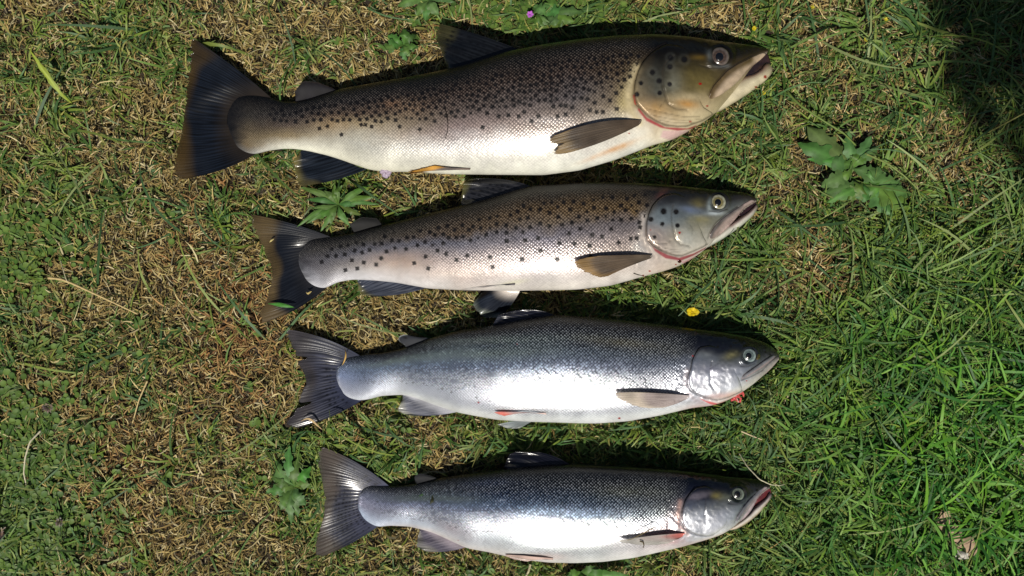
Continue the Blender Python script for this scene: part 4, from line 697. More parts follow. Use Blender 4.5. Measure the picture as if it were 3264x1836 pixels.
F4 = dict(name='silver_trout', label='blue-backed silver trout with an open mouth and finely dotted tail, lowest of the four', mat=M_SILVER, n=520, nt=170,
    outline=O4, endblend=(14, (40, 44, 58), .6), flank=.9, wob=.4, dark=.25, thick=[(1139, .02), (1195, .1), (1270, .32), (1400, .44), (1650, .52), (1950, .52), (2080, .55), (2200, .62), (2290, .7), (2360, .82), (2453, .95)], e=0.9, scale=7.3, headx=2125,
    eye=(2351, 1576, 21.5, 11, (90, 96, 82), (118, 126, 114)), gillfront=[(2222, 1480), (2215, 1505), (2190, 1555), (2175, 1590), (2160, 1630), (2158, 1670), (2165, 1700), (2260, 1740)],
    gill_back=G4, gill_cover=G4+[(2320, 1672), (2325, 1630), (2315, 1590), (2290, 1562), (2250, 1548)],
    grooves=[([(2250, 1588), (2248, 1615), (2246, 1645)], 2.2, 3.5), ([(2180, 1612), (2215, 1600), (2245, 1588)], 2, 1.6), ([(2344, 1664), (2350, 1645), (2368, 1614), (2392, 1588), (2420, 1566)], 2.4, 4), ([(2322, 1604), (2350, 1608), (2378, 1592)], 2.6, 3.5), ([(2205, 1690), (2240, 1697), (2262, 1697)], 2, 1.5), (G4, 3.2, 4)],
    bumps=[], groovecol=(62, 60, 66),
    colour=[(1150, [(0, (36, 42, 52), .2, .6, .2, .36), (.25, (104, 108, 128), .4, .5, .1, .34), (.6, (140, 140, 160), .6, .5, 0, .34), (1, (176, 190, 210), .3, .2, 0, .38)]),
            (1320, [(0, (12, 15, 22), .15, .9, .5, .38), (.14, (30, 36, 46), .2, 1, .95, .36), (.32, (96, 108, 112), .4, .6, .2, .32), (.42, (138, 148, 176), .6, 1, .1, .3), (.62, (180, 184, 196), .85, 1, 0, .26), (.85, (196, 204, 214), .4, .4, 0, .34), (1, (206, 198, 196), .1, .15, 0, .4)]),
            (1600, [(0, (12, 15, 24), .15, .8, .4, .38), (.1, (18, 24, 36), .2, 1, .95, .36), (.24, (26, 48, 80), .4, 1, .8, .34), (.38, (98, 118, 146), .55, .9, .2, .3), (.46, (160, 168, 186), .8, 1, 0, .28), (.54, (220, 224, 230), .85, .8, 0, .28), (.76, (206, 212, 216), .65, .5, 0, .34), (.9, (196, 196, 194), .2, .2, 0, .38), (1, (206, 198, 194), 0, .1, 0, .42)]),
            (1900, [(0, (34, 36, 48), .1, .2, 0, .36), (.08, (22, 26, 36), .1, .6, .6, .36), (.16, (24, 28, 34), .2, 1, .95, .36), (.36, (44, 68, 94), .4, 1, .85, .32), (.46, (118, 136, 160), .6, .9, .3, .28), (.5, (206, 210, 218), .85, .9, 0, .28), (.7, (212, 214, 218), .8, .6, 0, .3), (.8, (184, 188, 188), .5, .5, 0, .36), (.9, (200, 202, 200), .2, .2, 0, .36), (1, (212, 212, 208), 0, .1, 0, .42)]),
            (2120, [(0, (34, 36, 46), .1, .2, 0, .36), (.1, (18, 20, 26), .15, 1, .95, .36), (.34, (66, 72, 76), .3, 1, .95, .32), (.48, (146, 152, 152), .6, 1, .5, .28), (.56, (228, 230, 234), .8, .5, 0, .32), (.76, (186, 176, 176), .5, .4, 0, .32), (.88, (206, 196, 194), .1, .2, 0, .38), (1, (212, 210, 206), 0, .1, 0, .42)]),
            (2200, [(0, (16, 19, 32), .1, 0, 0, .3), (.3, (26, 32, 52), .12, 0, 0, .28), (.4, (112, 118, 134), .6, 0, 0, .26), (.52, (226, 228, 234), .8, 0, 0, .4), (.9, (228, 228, 232), .7, 0, 0, .42), (1, (208, 190, 186), .2, 0, 0, .36)]),
            (2290, [(0, (15, 17, 26), .1, 0, 0, .28), (.3, (30, 34, 46), .12, 0, 0, .28), (.44, (116, 120, 122), .5, 0, 0, .26), (.58, (206, 208, 216), .75, 0, 0, .4), (.78, (226, 226, 230), .65, 0, 0, .42), (.9, (204, 206, 204), .1, 0, 0, .36), (1, (214, 190, 170), 0, 0, 0, .4)]),
            (2370, [(0, (14, 16, 22), .1, 0, 0, .28), (.4, (38, 42, 44), .1, 0, 0, .28), (.7, (124, 136, 140), .4, 0, 0, .28), (1, (184, 184, 180), .1, 0, 0, .36)]),
            (2453, [(0, (18, 16, 18), .1, 0, 0, .28), (.5, (46, 40, 42), .1, 0, 0, .3), (1, (160, 150, 144), 0, 0, 0, .4)])],
    crinkle=2.2, blobs=[(2285, 1580, 18, 12, 10, (136, 124, 66), .65), (2310, 1585, 22, 14, 0, (108, 112, 96), .5), (2225, 1580, 30, 9, -12, (166, 156, 166), .7, .85, .25), (2348, 1603, 26, 8, 0, (34, 38, 46), .7), (2378, 1562, 14, 12, 0, (66, 60, 52), .5), (2140, 1670, 22, 50, 20, (206, 170, 164), .5), (2120, 1715, 60, 14, 10, (204, 120, 112), .6),
           (1450, 1690, 70, 22, 22, (196, 176, 176), .5), (1420, 1590, 120, 8, 0, (120, 130, 116), .35), (1560, 1540, 90, 14, -3, (28, 48, 86), .5), (2000, 1570, 120, 20, 0, (120, 120, 86), .25), (1740, 1775, 60, 12, 0, (214, 180, 170), .4)],
    bands=[([(2168, 1600), (2162, 1640), (2164, 1675), (2190, 1702)], 8, (208, 168, 156), .7)],
    zones=[], headspots=[(2395, 1535, 3.5), (2412, 1562, 4)], halo=(40, 42, 50), blood=[(2236, 1728, 2), (1460, 1722, 2)], spots=sp4, spotcol=(24, 30, 36),
    mouth=[(2400, 1616), (2408, 1594), (2425, 1570), (2445, 1552), (2456, 1556), (2460, 1574), (2440, 1600), (2415, 1622)], mouthcol=(96, 42, 42),
    lower_jaw=[(2320, 1690), (2350, 1668), (2385, 1640), (2405, 1616), (2424, 1602), (2442, 1588), (2448, 1574), (2454, 1567), (2463, 1574), (2461, 1586), (2452, 1598), (2440, 1612), (2424, 1632), (2400, 1654), (2377, 1671), (2345, 1688)],
    jaw_up=[(2390, 1632), (2406, 1615), (2426, 1600), (2446, 1584), (2460, 1572)], jawcol=[(214, 190, 160), (206, 206, 204), (160, 140, 146), (96, 90, 96)], jawR=22, jawH=26,
    maxilla=[(2440, 1548), (2449, 1554), (2434, 1564), (2424, 1574), (2413, 1592), (2404, 1612), (2390, 1634), (2372, 1654), (2356, 1665), (2347, 1666), (2346, 1656), (2356, 1636), (2372, 1612), (2394, 1586), (2418, 1564)], max_up=[(2346, 1657), (2356, 1635), (2372, 1611), (2394, 1585), (2418, 1563)], maxcol=[(104, 106, 112), (176, 160, 162), (150, 128, 130)], teeth=[(2409, 1600), (2416, 1586), (2426, 1572), (2442, 1560)],
    fins=[dict(name='tail_fin', base=[(1240, 1549), (1190, 1550), (1158, 1562), (1147, 1592), (1148, 1620), (1160, 1648), (1202, 1680)], margin=[(1026, 1424), (1013, 1438), (1013, 1480), (1022, 1520), (1031, 1565), (1033, 1610), (1029, 1650), (1018, 1685), (1006, 1730), (999, 1772), (1026, 1774)], rays=30, nu=220, nw=56, bow=(12, -7), wave=1.0, z1=22, ridge=1.4, ragged=.018, splits=[(.45, .03, .02)],
               col=fincol((34, 36, 48), (78, 80, 92), (78, 70, 64), .74, .6, .8, (62, 64, 82)), spots=dash_rows(24, 7, .04, .72, 2.6, .15)),
          dict(name='dorsal_fin', base=[(1826, 1486), (1760, 1490), (1690, 1496), (1612, 1504)], margin=[(1650, 1438), (1625, 1446), (1614, 1466), (1606, 1490)], rays=12, bow=(16, -2), z1=60, ridge=1.3, ragged=.01, col=fincol((11, 12, 20), (30, 32, 44), (36, 36, 44), .9, .5, .85)),
          dict(name='adipose_fin', base=[(1404, 1530), (1370, 1538), (1332, 1548)], margin=[(1372, 1516), (1338, 1508), (1318, 1518), (1324, 1536)], rays=2, nu=36, nw=18, z1=40, ridge=.2, col=fincol((20, 21, 25), (36, 38, 42), (30, 31, 34), .9, .2)),
          dict(name='anal_fin', base=[(1486, 1744), (1440, 1724), (1390, 1700), (1340, 1680)], margin=[(1352, 1757), (1326, 1742), (1330, 1715), (1337, 1692)], rays=11, bow=(-8, 2), z1=24, ridge=1.5, ragged=.02, col=fincol((70, 66, 78), (122, 116, 126), (130, 128, 122), .76, .55, .75, (150, 140, 148))),
          dict(name='pelvic_fin', base=[(1763, 1779), (1763, 1785)], margin=[(1660, 1770), (1620, 1768), (1599, 1768), (1636, 1784), (1680, 1790)], rays=7, nu=46, nw=34, onbody=True, lift=12, bow=(-1, 4), ridge=1.2, col=fincol((190, 160, 150), (214, 194, 184), (196, 170, 160), .7, .5, .95)),
          dict(name='pectoral_fin', base=[(2184, 1700), (2182, 1703), (2176, 1710)], margin=[(2046, 1712), (1995, 1718), (1966, 1724), (1985, 1732), (2030, 1737), (2080, 1738), (2125, 1733)], rays=11, onbody=True, lift=18, bow=(2, -2), ridge=1.6, wave=5, col=fincol((140, 128, 122), (196, 186, 180), (176, 172, 164), .7, .6, .9, (206, 110, 100)))])

fishes = []
for sp in (F1, F2, F3, F4):
    f = Fish(sp); f.build(); fishes.append(f)
f1, f2, f3, f4 = fishes

# ------------------------------------------------------------------ what lies over the lawn (to press the grass down)
MS = 8.0; mx0, my0 = -700.0, -600.0; mw, mh = int(4700/MS), int(3100/MS)
mxs, mys = np.meshgrid(mx0+np.arange(mw)*MS, my0+np.arange(mh)*MS, indexing='ij')
MASKB = np.zeros((mw, mh), bool); MASKF = np.zeros((mw, mh), bool)
for pl, kd in ALLMASK:
    a = np.array(pl); i0, j0 = ((a.min(0)-(mx0, my0))/MS).astype(int)-1; i1, j1 = ((a.max(0)-(mx0, my0))/MS).astype(int)+2
    sub = inside(mxs[i0:i1, j0:j1], mys[i0:i1, j0:j1], pl)
    (MASKB if kd == 'body' else MASKF)[i0:i1, j0:j1] |= sub
def dil(m, n):
    m = m.copy()
    for _ in range(n):
        q = m.copy(); q[1:] |= m[:-1]; q[:-1] |= m[1:]; q[:, 1:] |= m[:, :-1]; q[:, :-1] |= m[:, 1:]; m = q
    return m
COVER = dil(MASKB | MASKF, 1); COREB = ~dil(~MASKB, 3); NEAR = dil(MASKB | MASKF, 4)
def look(M, x, y):
    i = np.clip(((x-mx0)/MS+.5).astype(int), 0, mw-1); j = np.clip(((y-my0)/MS+.5).astype(int), 0, mh-1); return M[i, j]

# ------------------------------------------------------------------ the lawn
def greenness(x, y):
    g = 0.34+(.12+.30*sstep(350, 1250, y))*sstep(1500, 2700, x+(y-900)*0.25)
    for bx, by, rx, ry, k in [(1110, 640, 130, 70, .5), (1050, 1390, 170, 90, .45), (60, 1600, 170, 240, .5), (1750, 40, 260, 80, .55), (1900, 1400, 480, 90, .4), (60, 560, 160, 160, .25), (200, 150, 320, 180, .22), (1300, 60, 260, 110, .2),
                              (620, 950, 70, 210, .2), (2000, 980, 260, 50, .35), (2350, 450, 220, 180, .1), (2950, 1300, 300, 420, .35), (330, 820, 160, 60, .15), (960, 1560, 90, 190, .4), (1500, 950, 250, 60, -.05),
                              (760, 1060, 170, 230, -.6), (620, 780, 150, 130, -.4), (900, 960, 120, 60, -.4), (560, 600, 200, 110, -.3), (400, 330, 200, 120, -.15), (1150, 1000, 260, 60, -.3), (1000, 60, 220, 80, -.15), (560, 1560, 260, 200, -.25),
                              (2700, 230, 300, 150, -.2), (3050, 420, 160, 120, -.2), (2500, 700, 160, 80, .15), (2560, 870, 130, 180, -.4), (2750, 950, 120, 60, -.2), (1500, 100, 120, 60, -.2), (750, 60, 160, 60, -.2)]:
        g = g+k*np.exp(-((x-bx)/rx)**2-((y-by)/ry)**2)
    return g+(N1(x+700, y+700, 150)-0.5)*0.55+(N2(x+700, y+700, 55)-0.5)*0.65
def rusty(x, y):
    r = 0*x
    for bx, by, rx, ry, k in [(760, 1080, 140, 190, .8), (600, 800, 100, 80, .4), (880, 960, 80, 50, .4), (700, 640, 130, 60, .2), (1180, 1430, 50, 30, .6), (1400, 80, 60, 50, .5), (400, 1500, 160, 200, .35), (2660, 860, 60, 60, .5), (1430, 100, 70, 40, .5)]:
        r = r+k*np.exp(-((x-bx)/rx)**2-((y-by)/ry)**2)
    return np.clip(r*1.25, 0, 1)
GREENS = lin(np.array([(84, 108, 54), (68, 94, 46), (98, 120, 62), (62, 90, 54), (112, 126, 58), (76, 102, 66), (124, 136, 86)], float))
STRAWS = lin(np.array([(192, 172, 112), (174, 152, 94), (206, 188, 136), (158, 134, 82), (178, 152, 98), (140, 118, 70), (150, 142, 84), (208, 194, 150)], float))
RUSTS = lin(np.array([(184, 146, 94), (160, 118, 72), (196, 162, 110), (130, 94, 60)], float))
def blades(name, x, y, L, wd, yaw, pitch, curl, side, z0, colr, mat, label, nseg=3, droop=0.9, tipc=None, roll=0.5):
    n = len(x); t = np.linspace(0, 1, nseg+1); V = np.zeros((n, nseg+1, 2, 3)); C = np.zeros((n, nseg+1, 2, 3))
    cx = x.copy(); cyy = y.copy(); cz = z0.copy(); yw = yaw.copy(); pt = pitch.copy(); rl = rng.normal(0, roll, n)
    for k in range(nseg+1):
        w = wd*0.5*(1-t[k]**2.2*0.85)*(0.75+0.25*min(1, t[k]*3))
        nx, ny = -np.sin(yw), np.cos(yw)
        for sgn, m in ((-1, 0), (1, 1)):
            V[:, k, m, 0] = cx+sgn*nx*w*np.cos(rl); V[:, k, m, 1] = cyy+sgn*ny*w*np.cos(rl); V[:, k, m, 2] = cz+sgn*w*np.sin(rl)
        cc = colr if tipc is None else colr*(1-t[k]**3)+tipc*t[k]**3
        C[:, k, :, :] = (cc*(0.92+0.14*t[k]))[:, None, :]
        if k < nseg:
            st = L/nseg; cx = cx+np.cos(yw)*np.cos(pt)*st; cyy = cyy+np.sin(yw)*np.cos(pt)*st; cz = cz+np.sin(pt)*st
            yw = yw+side/nseg; pt = pt-curl/nseg
    P_ = V.reshape(-1, 3); px, py = P_[:, 0], P_[:, 1]; z = P_[:, 2]
    g = gz(px, py)+1.2; z = np.maximum(z, g+rng.random(len(z))*3)
    cov = look(COVER, px, py); z = np.where(cov, np.minimum(z, np.minimum(g, 2)+rng.random(len(z))*5), z)
    nearm = look(NEAR, px, py) & ~cov; z = np.where(nearm, g+(z-g)*0.6, z)
    X, Y = px-CX, CY-py
    Vw = np.stack([X, Y, z], -1)
    core = look(COREB, x, y); keep = ~core
    idx = np.arange(n*(nseg+1)*2).reshape(n, nseg+1, 2)[keep]
    q = np.stack([idx[:, :-1, 0], idx[:, 1:, 0], idx[:, 1:, 1], idx[:, :-1, 1]], -1).reshape(-1, 4)
    used = np.unique(q); remap = np.zeros(len(Vw), int); remap[used] = np.arange(len(used))
    o = mesh_np(name, Vw[used], remap[q], None, mat, None, (0, 0, 0), C.reshape(-1, 3)[used], smooth=True)
    o['kind'] = 'stuff'; o['label'] = label; return o
XA, XB, YA, YB = -260, 3530, -230, 2070
WEEDZ = [(2690, 490, 140, 95), (2760, 620, 140, 75), (1085, 660, 90, 50), (940, 1545, 60, 80), (3030, 1690, 60, 80), (3262, 1440, 45, 60)]
def open_(x, y):
    k = 1.0
    for a, b, c, d in WEEDZ: k = k*(1-.72*np.exp(-(((x-a)/c)**2+((y-b)/d)**2)**2))
    return k
def scatter(n, prob):
    xs, ys = [], []; c = 0
    while c < n:
        x = rng.uniform(XA, XB, n); y = rng.uniform(YA, YB, n); k = rng.random(n) < prob(x, y); xs.append(x[k]); ys.append(y[k]); c += k.sum()
    return np.concatenate(xs)[:n], np.concatenate(ys)[:n]
def clumpdir(x, y, seed):
    a = N3(x+seed, y, 70)*2*np.pi*2; return a
# 1: low thatch of dead fibres
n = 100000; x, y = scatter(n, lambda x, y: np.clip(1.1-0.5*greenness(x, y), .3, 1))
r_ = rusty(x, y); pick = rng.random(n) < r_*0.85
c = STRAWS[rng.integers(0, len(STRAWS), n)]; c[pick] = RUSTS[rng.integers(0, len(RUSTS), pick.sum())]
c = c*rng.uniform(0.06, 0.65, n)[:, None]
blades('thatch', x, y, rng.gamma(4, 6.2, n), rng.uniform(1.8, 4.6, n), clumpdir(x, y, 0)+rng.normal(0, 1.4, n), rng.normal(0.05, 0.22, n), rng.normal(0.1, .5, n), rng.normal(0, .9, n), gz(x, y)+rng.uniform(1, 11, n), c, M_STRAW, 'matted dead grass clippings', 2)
# 2: sun-bleached straw on top
n = 62000; x, y = scatter(n, lambda x, y: np.clip(1.05-.95*greenness(x, y), .14, 1)*open_(x, y))
r_ = rusty(x, y); pick = rng.random(n) < r_*0.8
c = STRAWS[rng.integers(0, len(STRAWS), n)]; c[pick] = RUSTS[rng.integers(0, len(RUSTS), pick.sum())]
c = c*rng.uniform(0.7, 1.2, n)[:, None]
blades('dry_grass', x, y, rng.gamma(4, 7, n), rng.uniform(2, 5.5, n), clumpdir(x, y, 400)+rng.normal(0, 1.1, n), rng.uniform(0.05, .75, n), rng.uniform(.3, 1.6, n), rng.normal(0, .9, n), gz(x, y)+rng.uniform(3, 14, n), c, M_STRAW, 'straw-coloured dry grass', 3)
# 3: short green blades
n = 56000; x, y = scatter(n, lambda x, y: np.clip(greenness(x, y)*1.15-.15, .03, 1)*open_(x, y))
rt_ = sstep(1700, 2900, x+.2*(y-900)); c = GREENS[rng.integers(0, len(GREENS), n)]*rng.uniform(.6, 1.4, n)[:, None]*np.stack([1.12-.18*rt_, 1.06+.04*rt_, .8-.06*rt_], 1)
yel = (rng.random(n) < .12*(1-sstep(1800, 2900, x)))[:, None]; c = np.where(yel, c*.4+lin((170, 160, 90))*.6, c)
rt = sstep(1800, 3000, x)
blades('green_grass', x, y, rng.gamma(4, 9, n)*(1+.45*rt), rng.uniform(3.5, 8, n)*(1+.1*rt), clumpdir(x, y, 900)+rng.normal(0, .9, n), rng.uniform(.1, 1.05, n), rng.uniform(.3, 1.7, n), rng.normal(0, .7, n), gz(x, y)+rng.uniform(2, 12, n), c, M_GRASS, 'short green lawn grass', 3, tipc=c*.7+lin((170, 160, 110))*.25)
# 4: tufts of broader, longer blades
nt_ = 2700; tx, ty = scatter(nt_, lambda x, y: np.clip((greenness(x, y)-.32)*1.6, .03, 1)*open_(x, y)); k = 9
x = np.repeat(tx, k)+rng.normal(0, 7, nt_*k); y = np.repeat(ty, k)+rng.normal(0, 7, nt_*k); n = nt_*k
rt2 = sstep(2350, 2950, x)*sstep(650, 1350, y); base = np.repeat(rng.uniform(0, 2*np.pi, nt_), k); rt = sstep(1900, 3000, x)+.5*rt2; sz = np.repeat(rng.uniform(.7, 1.25, nt_), k)
c = np.repeat(GREENS[rng.integers(0, len(GREENS), nt_)], k, 0)*rng.uniform(.75, 1.2, n)[:, None]; c = c*(1-rt2[:, None]*(1-np.array([.75, 1.2, .7])))*(1.0, 1.1, .85)
blades('grass_tufts', x, y, rng.gamma(9, 10, n)*sz*(.8+.45*rt), rng.uniform(4.5, 8.5, n)*sz*(1+.35*rt2), base+rng.normal(0, .75, n), rng.uniform(.25, 1.0, n), rng.uniform(.7, 1.9, n), rng.normal(0, .6, n), gz(x, y)+2, c, M_GRASS, 'longer tufts of green grass', 5, tipc=c*1.05)
# 5: loose long blades, mostly to the right
n = 750; x, y = scatter(n, lambda x, y: np.clip(.08+.9*sstep(2000, 3100, x+(y-900)*.3), 0, 1)*open_(x, y))
c = GREENS[rng.integers(0, len(GREENS), n)]*rng.uniform(.9, 1.3, n)[:, None]
blades('long_grass', x, y, rng.uniform(130, 330, n), rng.uniform(4.5, 10, n), rng.uniform(0, 2*np.pi, n), rng.uniform(.25, .7, n), rng.uniform(.5, 1.25, n), rng.normal(0, .5, n), gz(x, y)+6, c, M_GRASS, 'long loose grass blades', 8)
# 6: clover and small round leaves, thick in the lower left corner and along the top
n = 1700; x, y = scatter(n, lambda x, y: np.clip(.004+.95*np.exp(-((x-40)/200)**2-((y-1620)/300)**2)+.6*np.exp(-((x-1720)/230)**2-((y-60)/70)**2)+.35*np.exp(-((x-60)/160)**2-((y-780)/160)**2)+.15*np.exp(-((x-1050)/200)**2-((y-1400)/90)**2), 0, 1))
ang = rng.uniform(0, 6.28, n); Vc = []; Qc = []; Cc = []; ct = 0
X3 = []; 
for j in range(3):
    th = ang+j*2.094; r0 = rng.uniform(7, 12, n); ccx = x+np.cos(th)*r0*.95; ccy = y+np.sin(th)*r0*.95; zz = gz(x, y)+rng.uniform(10, 26, n)
    tl = rng.uniform(-.35, .35, n); T = np.linspace(0, 2*np.pi, 9)[:-1]
    ring = np.stack([ccx[:, None]+np.cos(T)*r0[:, None]*.95, ccy[:, None]+np.sin(T)*r0[:, None]*.95, zz[:, None]+np.cos(T)*r0[:, None]*tl[:, None]], -1)
    X3.append(ring)
R3 = np.concatenate(X3); px, py, z = R3[..., 0], R3[..., 1], R3[..., 2]
ok = ~look(NEAR, px, py).any(1); R3 = R3[ok]; nn = len(R3)
Vw = np.stack([R3[..., 0]-CX, CY-R3[..., 1], R3[..., 2]], -1); cen = Vw.mean(1, keepdims=True); cen[..., 2] -= 1.5
Vw = np.concatenate([Vw, cen], 1); idx = np.arange(nn*9).reshape(nn, 9)
tr = np.concatenate([np.stack([idx[:, 8], idx[:, (j+1) % 8], idx[:, j]], 1) for j in range(8)])
cc = (GREENS[rng.integers(0, 3, nn)]*rng.uniform(.7, 1.1, nn)[:, None]*(.95, 1, .7)); cc = np.repeat(cc[:, None], 9, 1); cc[:, 8] *= 1.25
o = mesh_np('clover', Vw.reshape(-1, 3), None, tr, M_LEAF, None, (0, 0, 0), cc.reshape(-1, 3)); o['kind'] = 'stuff'; o['label'] = 'clover leaves among the grass'

# ------------------------------------------------------------------ plants and single things on the lawn
def leaf_mesh(name, pts, width, parent, org, colr, lobes=0.0, mat=None, fold=0.15, nl=22, seed=0, tipsharp=1.0):
    """pts: (px,py,z) midrib; a leaf with midrib fold and lobed margin"""
    p = smoothline(pts, nl, 1.2); r = np.random.default_rng(seed); t = np.linspace(0, 1, nl)
    prof = np.sin(np.pi*np.clip(t, 0, 1)**0.8)**0.7*(0.35+0.65*sstep(0, .5, t)); prof = np.maximum(prof, 0.10*(1-t)+.02)
    d = np.gradient(p[:, :2], axis=0); d /= np.hypot(d[:, 0], d[:, 1])[:, None]+1e-9; nx, ny = -d[:, 1], d[:, 0]
    rows = []; cols = []
    ss = np.array([-1, -.5, 0, .5, 1])
    for k in range(nl):
        row = []
        for s_ in ss:
            lob = 1+lobes*(np.sign(math.sin(t[k]*26+(s_ > 0)*1.6+seed))*.5+r.uniform(-.3, .3)) if abs(s_) > .8 else 1
            w = width*.5*prof[k]*s_*lob; z = p[k, 2]-abs(s_)**1.3*width*fold*prof[k]*.5+math.sin(t[k]*11+s_*2+seed)*width*.04
            row.append((p[k, 0]+nx[k]*w, p[k, 1]+ny[k]*w, z))
        rows.append(row); cols.append([colr*(1.4 if s_ == 0 else (1.0+r.uniform(-.12, .12))) for s_ in ss])
    A = np.array(rows); px, py, z = A[..., 0], A[..., 1], np.maximum(A[..., 2], gz(A[..., 0], A[..., 1])+3)
    V = np.stack([px-CX, CY-py, z], -1).reshape(-1, 3); n_ = len(V); V2 = V.copy(); V2[:, 2] -= 1.0
    q = gridquads(nl, 5); c_ = np.array(cols).reshape(-1, 3)
    nz = np.cross(V[q[:, 1]]-V[q[:, 0]], V[q[:, 2]]-V[q[:, 0]])[:, 2].sum()
    if nz < 0: q = q[:, ::-1]
    return mesh_np(name, np.vstack([V, V2]), np.vstack([q, q[:, ::-1]+n_]), None, mat or M_LEAF, parent, org, np.vstack([c_, c_*.9]))
def tube_mesh(name, pts, rad, colr, mat, parent=None, org=None, n=30, k=6, taper=.4, sig=1.0):
    p = smoothline(pts, n, sig); P3 = np.stack([p[:, 0]-CX, CY-p[:, 1], p[:, 2]], -1); d = np.gradient(P3, axis=0); d /= np.linalg.norm(d, axis=1)[:, None]+1e-9
    s_ = np.cross(d, (0, 0, 1)); s_ /= np.linalg.norm(s_, axis=1)[:, None]+1e-9; u_ = np.cross(s_, d); T = np.linspace(0, 2*np.pi, k, endpoint=False)
    R = rad*(1-taper*np.linspace(0, 1, n))[:, None, None]*(1+.15*np.sin(np.arange(n)*1.7))[:, None, None]
    V = (P3[:, None]+R*(np.cos(T)[None, :, None]*s_[:, None]+np.sin(T)[None, :, None]*u_[:, None])).reshape(-1, 3)
    V = np.vstack([V, P3[0], P3[-1]]); j = np.arange(k); c0, c1 = n*k, n*k+1; b = (n-1)*k
    tr = np.vstack([np.stack([np.full(k, c0), j, (j+1) % k], 1), np.stack([np.full(k, c1), b+(j+1) % k, b+j], 1)])
    cc = np.tile(colr, (len(V), 1))*np.repeat(1+.15*np.sin(np.arange(n)*.9), k).tolist().__len__() if False else np.tile(colr, (len(V), 1))
    if org is None: org = tuple(P3.mean(0))
    return mesh_np(name, V, gridquads(n, k, 0, True)[:, ::-1], tr, mat, parent, org, cc)
def gleaf(seed): 
    r = np.random.default_rng(seed); return lin((r.uniform(66, 84), r.uniform(100, 116), r.uniform(44, 58)))*r.uniform(.8, 1.15)
def weed(name, label, cx, cy, leaves, lobes, zc=26, rise=18, sd=0, cat='weed', group=None):
    org = (cx-CX, CY-cy, 0.0); root = empty(name, label, cat, org, group)
    for i, (tx, ty, w) in enumerate(leaves):
        mxp, myp = (cx+tx)/2+(hash((i, sd)) % 7-3)*3, (cy+ty)/2+(hash((i, sd+1)) % 7-3)*3; zt = 28+(i*37 % 17)
        pts = [(cx, cy, zc), ((cx+mxp)/2, (cy+myp)/2, zc+rise*.8), (mxp, myp, zc+rise+(i*13 % 9)), ((mxp+tx)/2, (myp+ty)/2, zc+rise*.5+6), (tx, ty, zt)]
        leaf_mesh('leaf', pts, w*1.2, root, org, gleaf(i+sd*31), lobes, seed=i+sd*17)
    return root
weed('rosette_weed', 'flat rosette weed with broad blunt green leaves, right of the two spotted trout heads', 2706, 540,
     [(2562, 406, 62), (2530, 462, 52), (2612, 500, 40), (2560, 512, 26), (2690, 425, 34), (2760, 440, 34), (2730, 480, 40), (2790, 470, 30), (2665, 525, 26), (2810, 560, 44), (2640, 580, 24), (2600, 600, 40)], .3, sd=1)
weed('rosette_weed', 'second rosette weed with drooping jagged leaves, just below and right of the first rosette', 2742, 585,
     [(2895, 625, 42), (2800, 635, 48), (2690, 640, 44), (2740, 650, 46), (2888, 670, 46), (2600, 628, 36), (2770, 560, 30), (2860, 590, 36), (2620, 650, 26), (2820, 690, 50)], .5, sd=2)
weed('broadleaf_weed', 'clump of wide smooth strap leaves between the tails of the two spotted trout', 1085, 655,
     [(965, 600, 17), (985, 640, 15), (1010, 700, 20), (955, 726, 13), (1170, 605, 18), (1205, 632, 16), (1120, 722, 18), (1060, 718, 20), (1035, 612, 16), (1140, 660, 16), (985, 716, 13), (1100, 595, 15), (1190, 590, 13), (1160, 690, 15), (1030, 740, 15), (1075, 590, 14), (1215, 655, 12), (1000, 665, 14)], .08, sd=3)
weed('broadleaf_weed', 'leafy weed with crinkled pale green leaves, left of the lowest tail fin', 945, 1545,
     [(885, 1460, 30), (960, 1450, 28), (1000, 1480, 28), (858, 1560, 30), (905, 1615, 34), (985, 1600, 32), (875, 1505, 24), (960, 1640, 28), (930, 1410, 24), (1000, 1540, 26), (895, 1535, 22), (940, 1660, 22)], .4, sd=4)
weed('jagged_weed', 'small grey-green weed with pointed star-like leaves, left of the topmost dorsal fin', 1290, 150,
     [(1240, 120, 26), (1330, 120, 22), (1245, 180, 28), (1310, 190, 24), (1210, 160, 24), (1340, 160, 20), (1290, 100, 22), (1300, 205, 18)], .45, sd=5)
weed('lobed_weed', 'low bright green weed with small lobed leaves beside the purple flower', 1740, 60,
     [(1700, 30, 34), (1770, 20, 34), (1800, 60, 36), (1720, 95, 30), (1770, 95, 32), (1830, 85, 30), (1690, 75, 26), (1860, 50, 26), (1760, -10, 28)], .5, sd=6)
weed('broadleaf_weed', 'narrow-leaved green weed at the top edge between tail and dorsal fin', 1370, 10,
     [(1270, 30, 30), (1330, 60, 26), (1400, 60, 28), (1300, -20, 28), (1450, 20, 24), (1360, 80, 22)], .1, sd=7)
weed('broadleaf_weed', 'dark green leaf cluster just under the fourth fish belly, at the bottom edge', 1850, 1815,
     [(1800, 1822, 34), (1905, 1800, 36), (1950, 1830, 32), (1860, 1860, 34), (1780, 1850, 30), (2010, 1826, 26)], .15, sd=8)

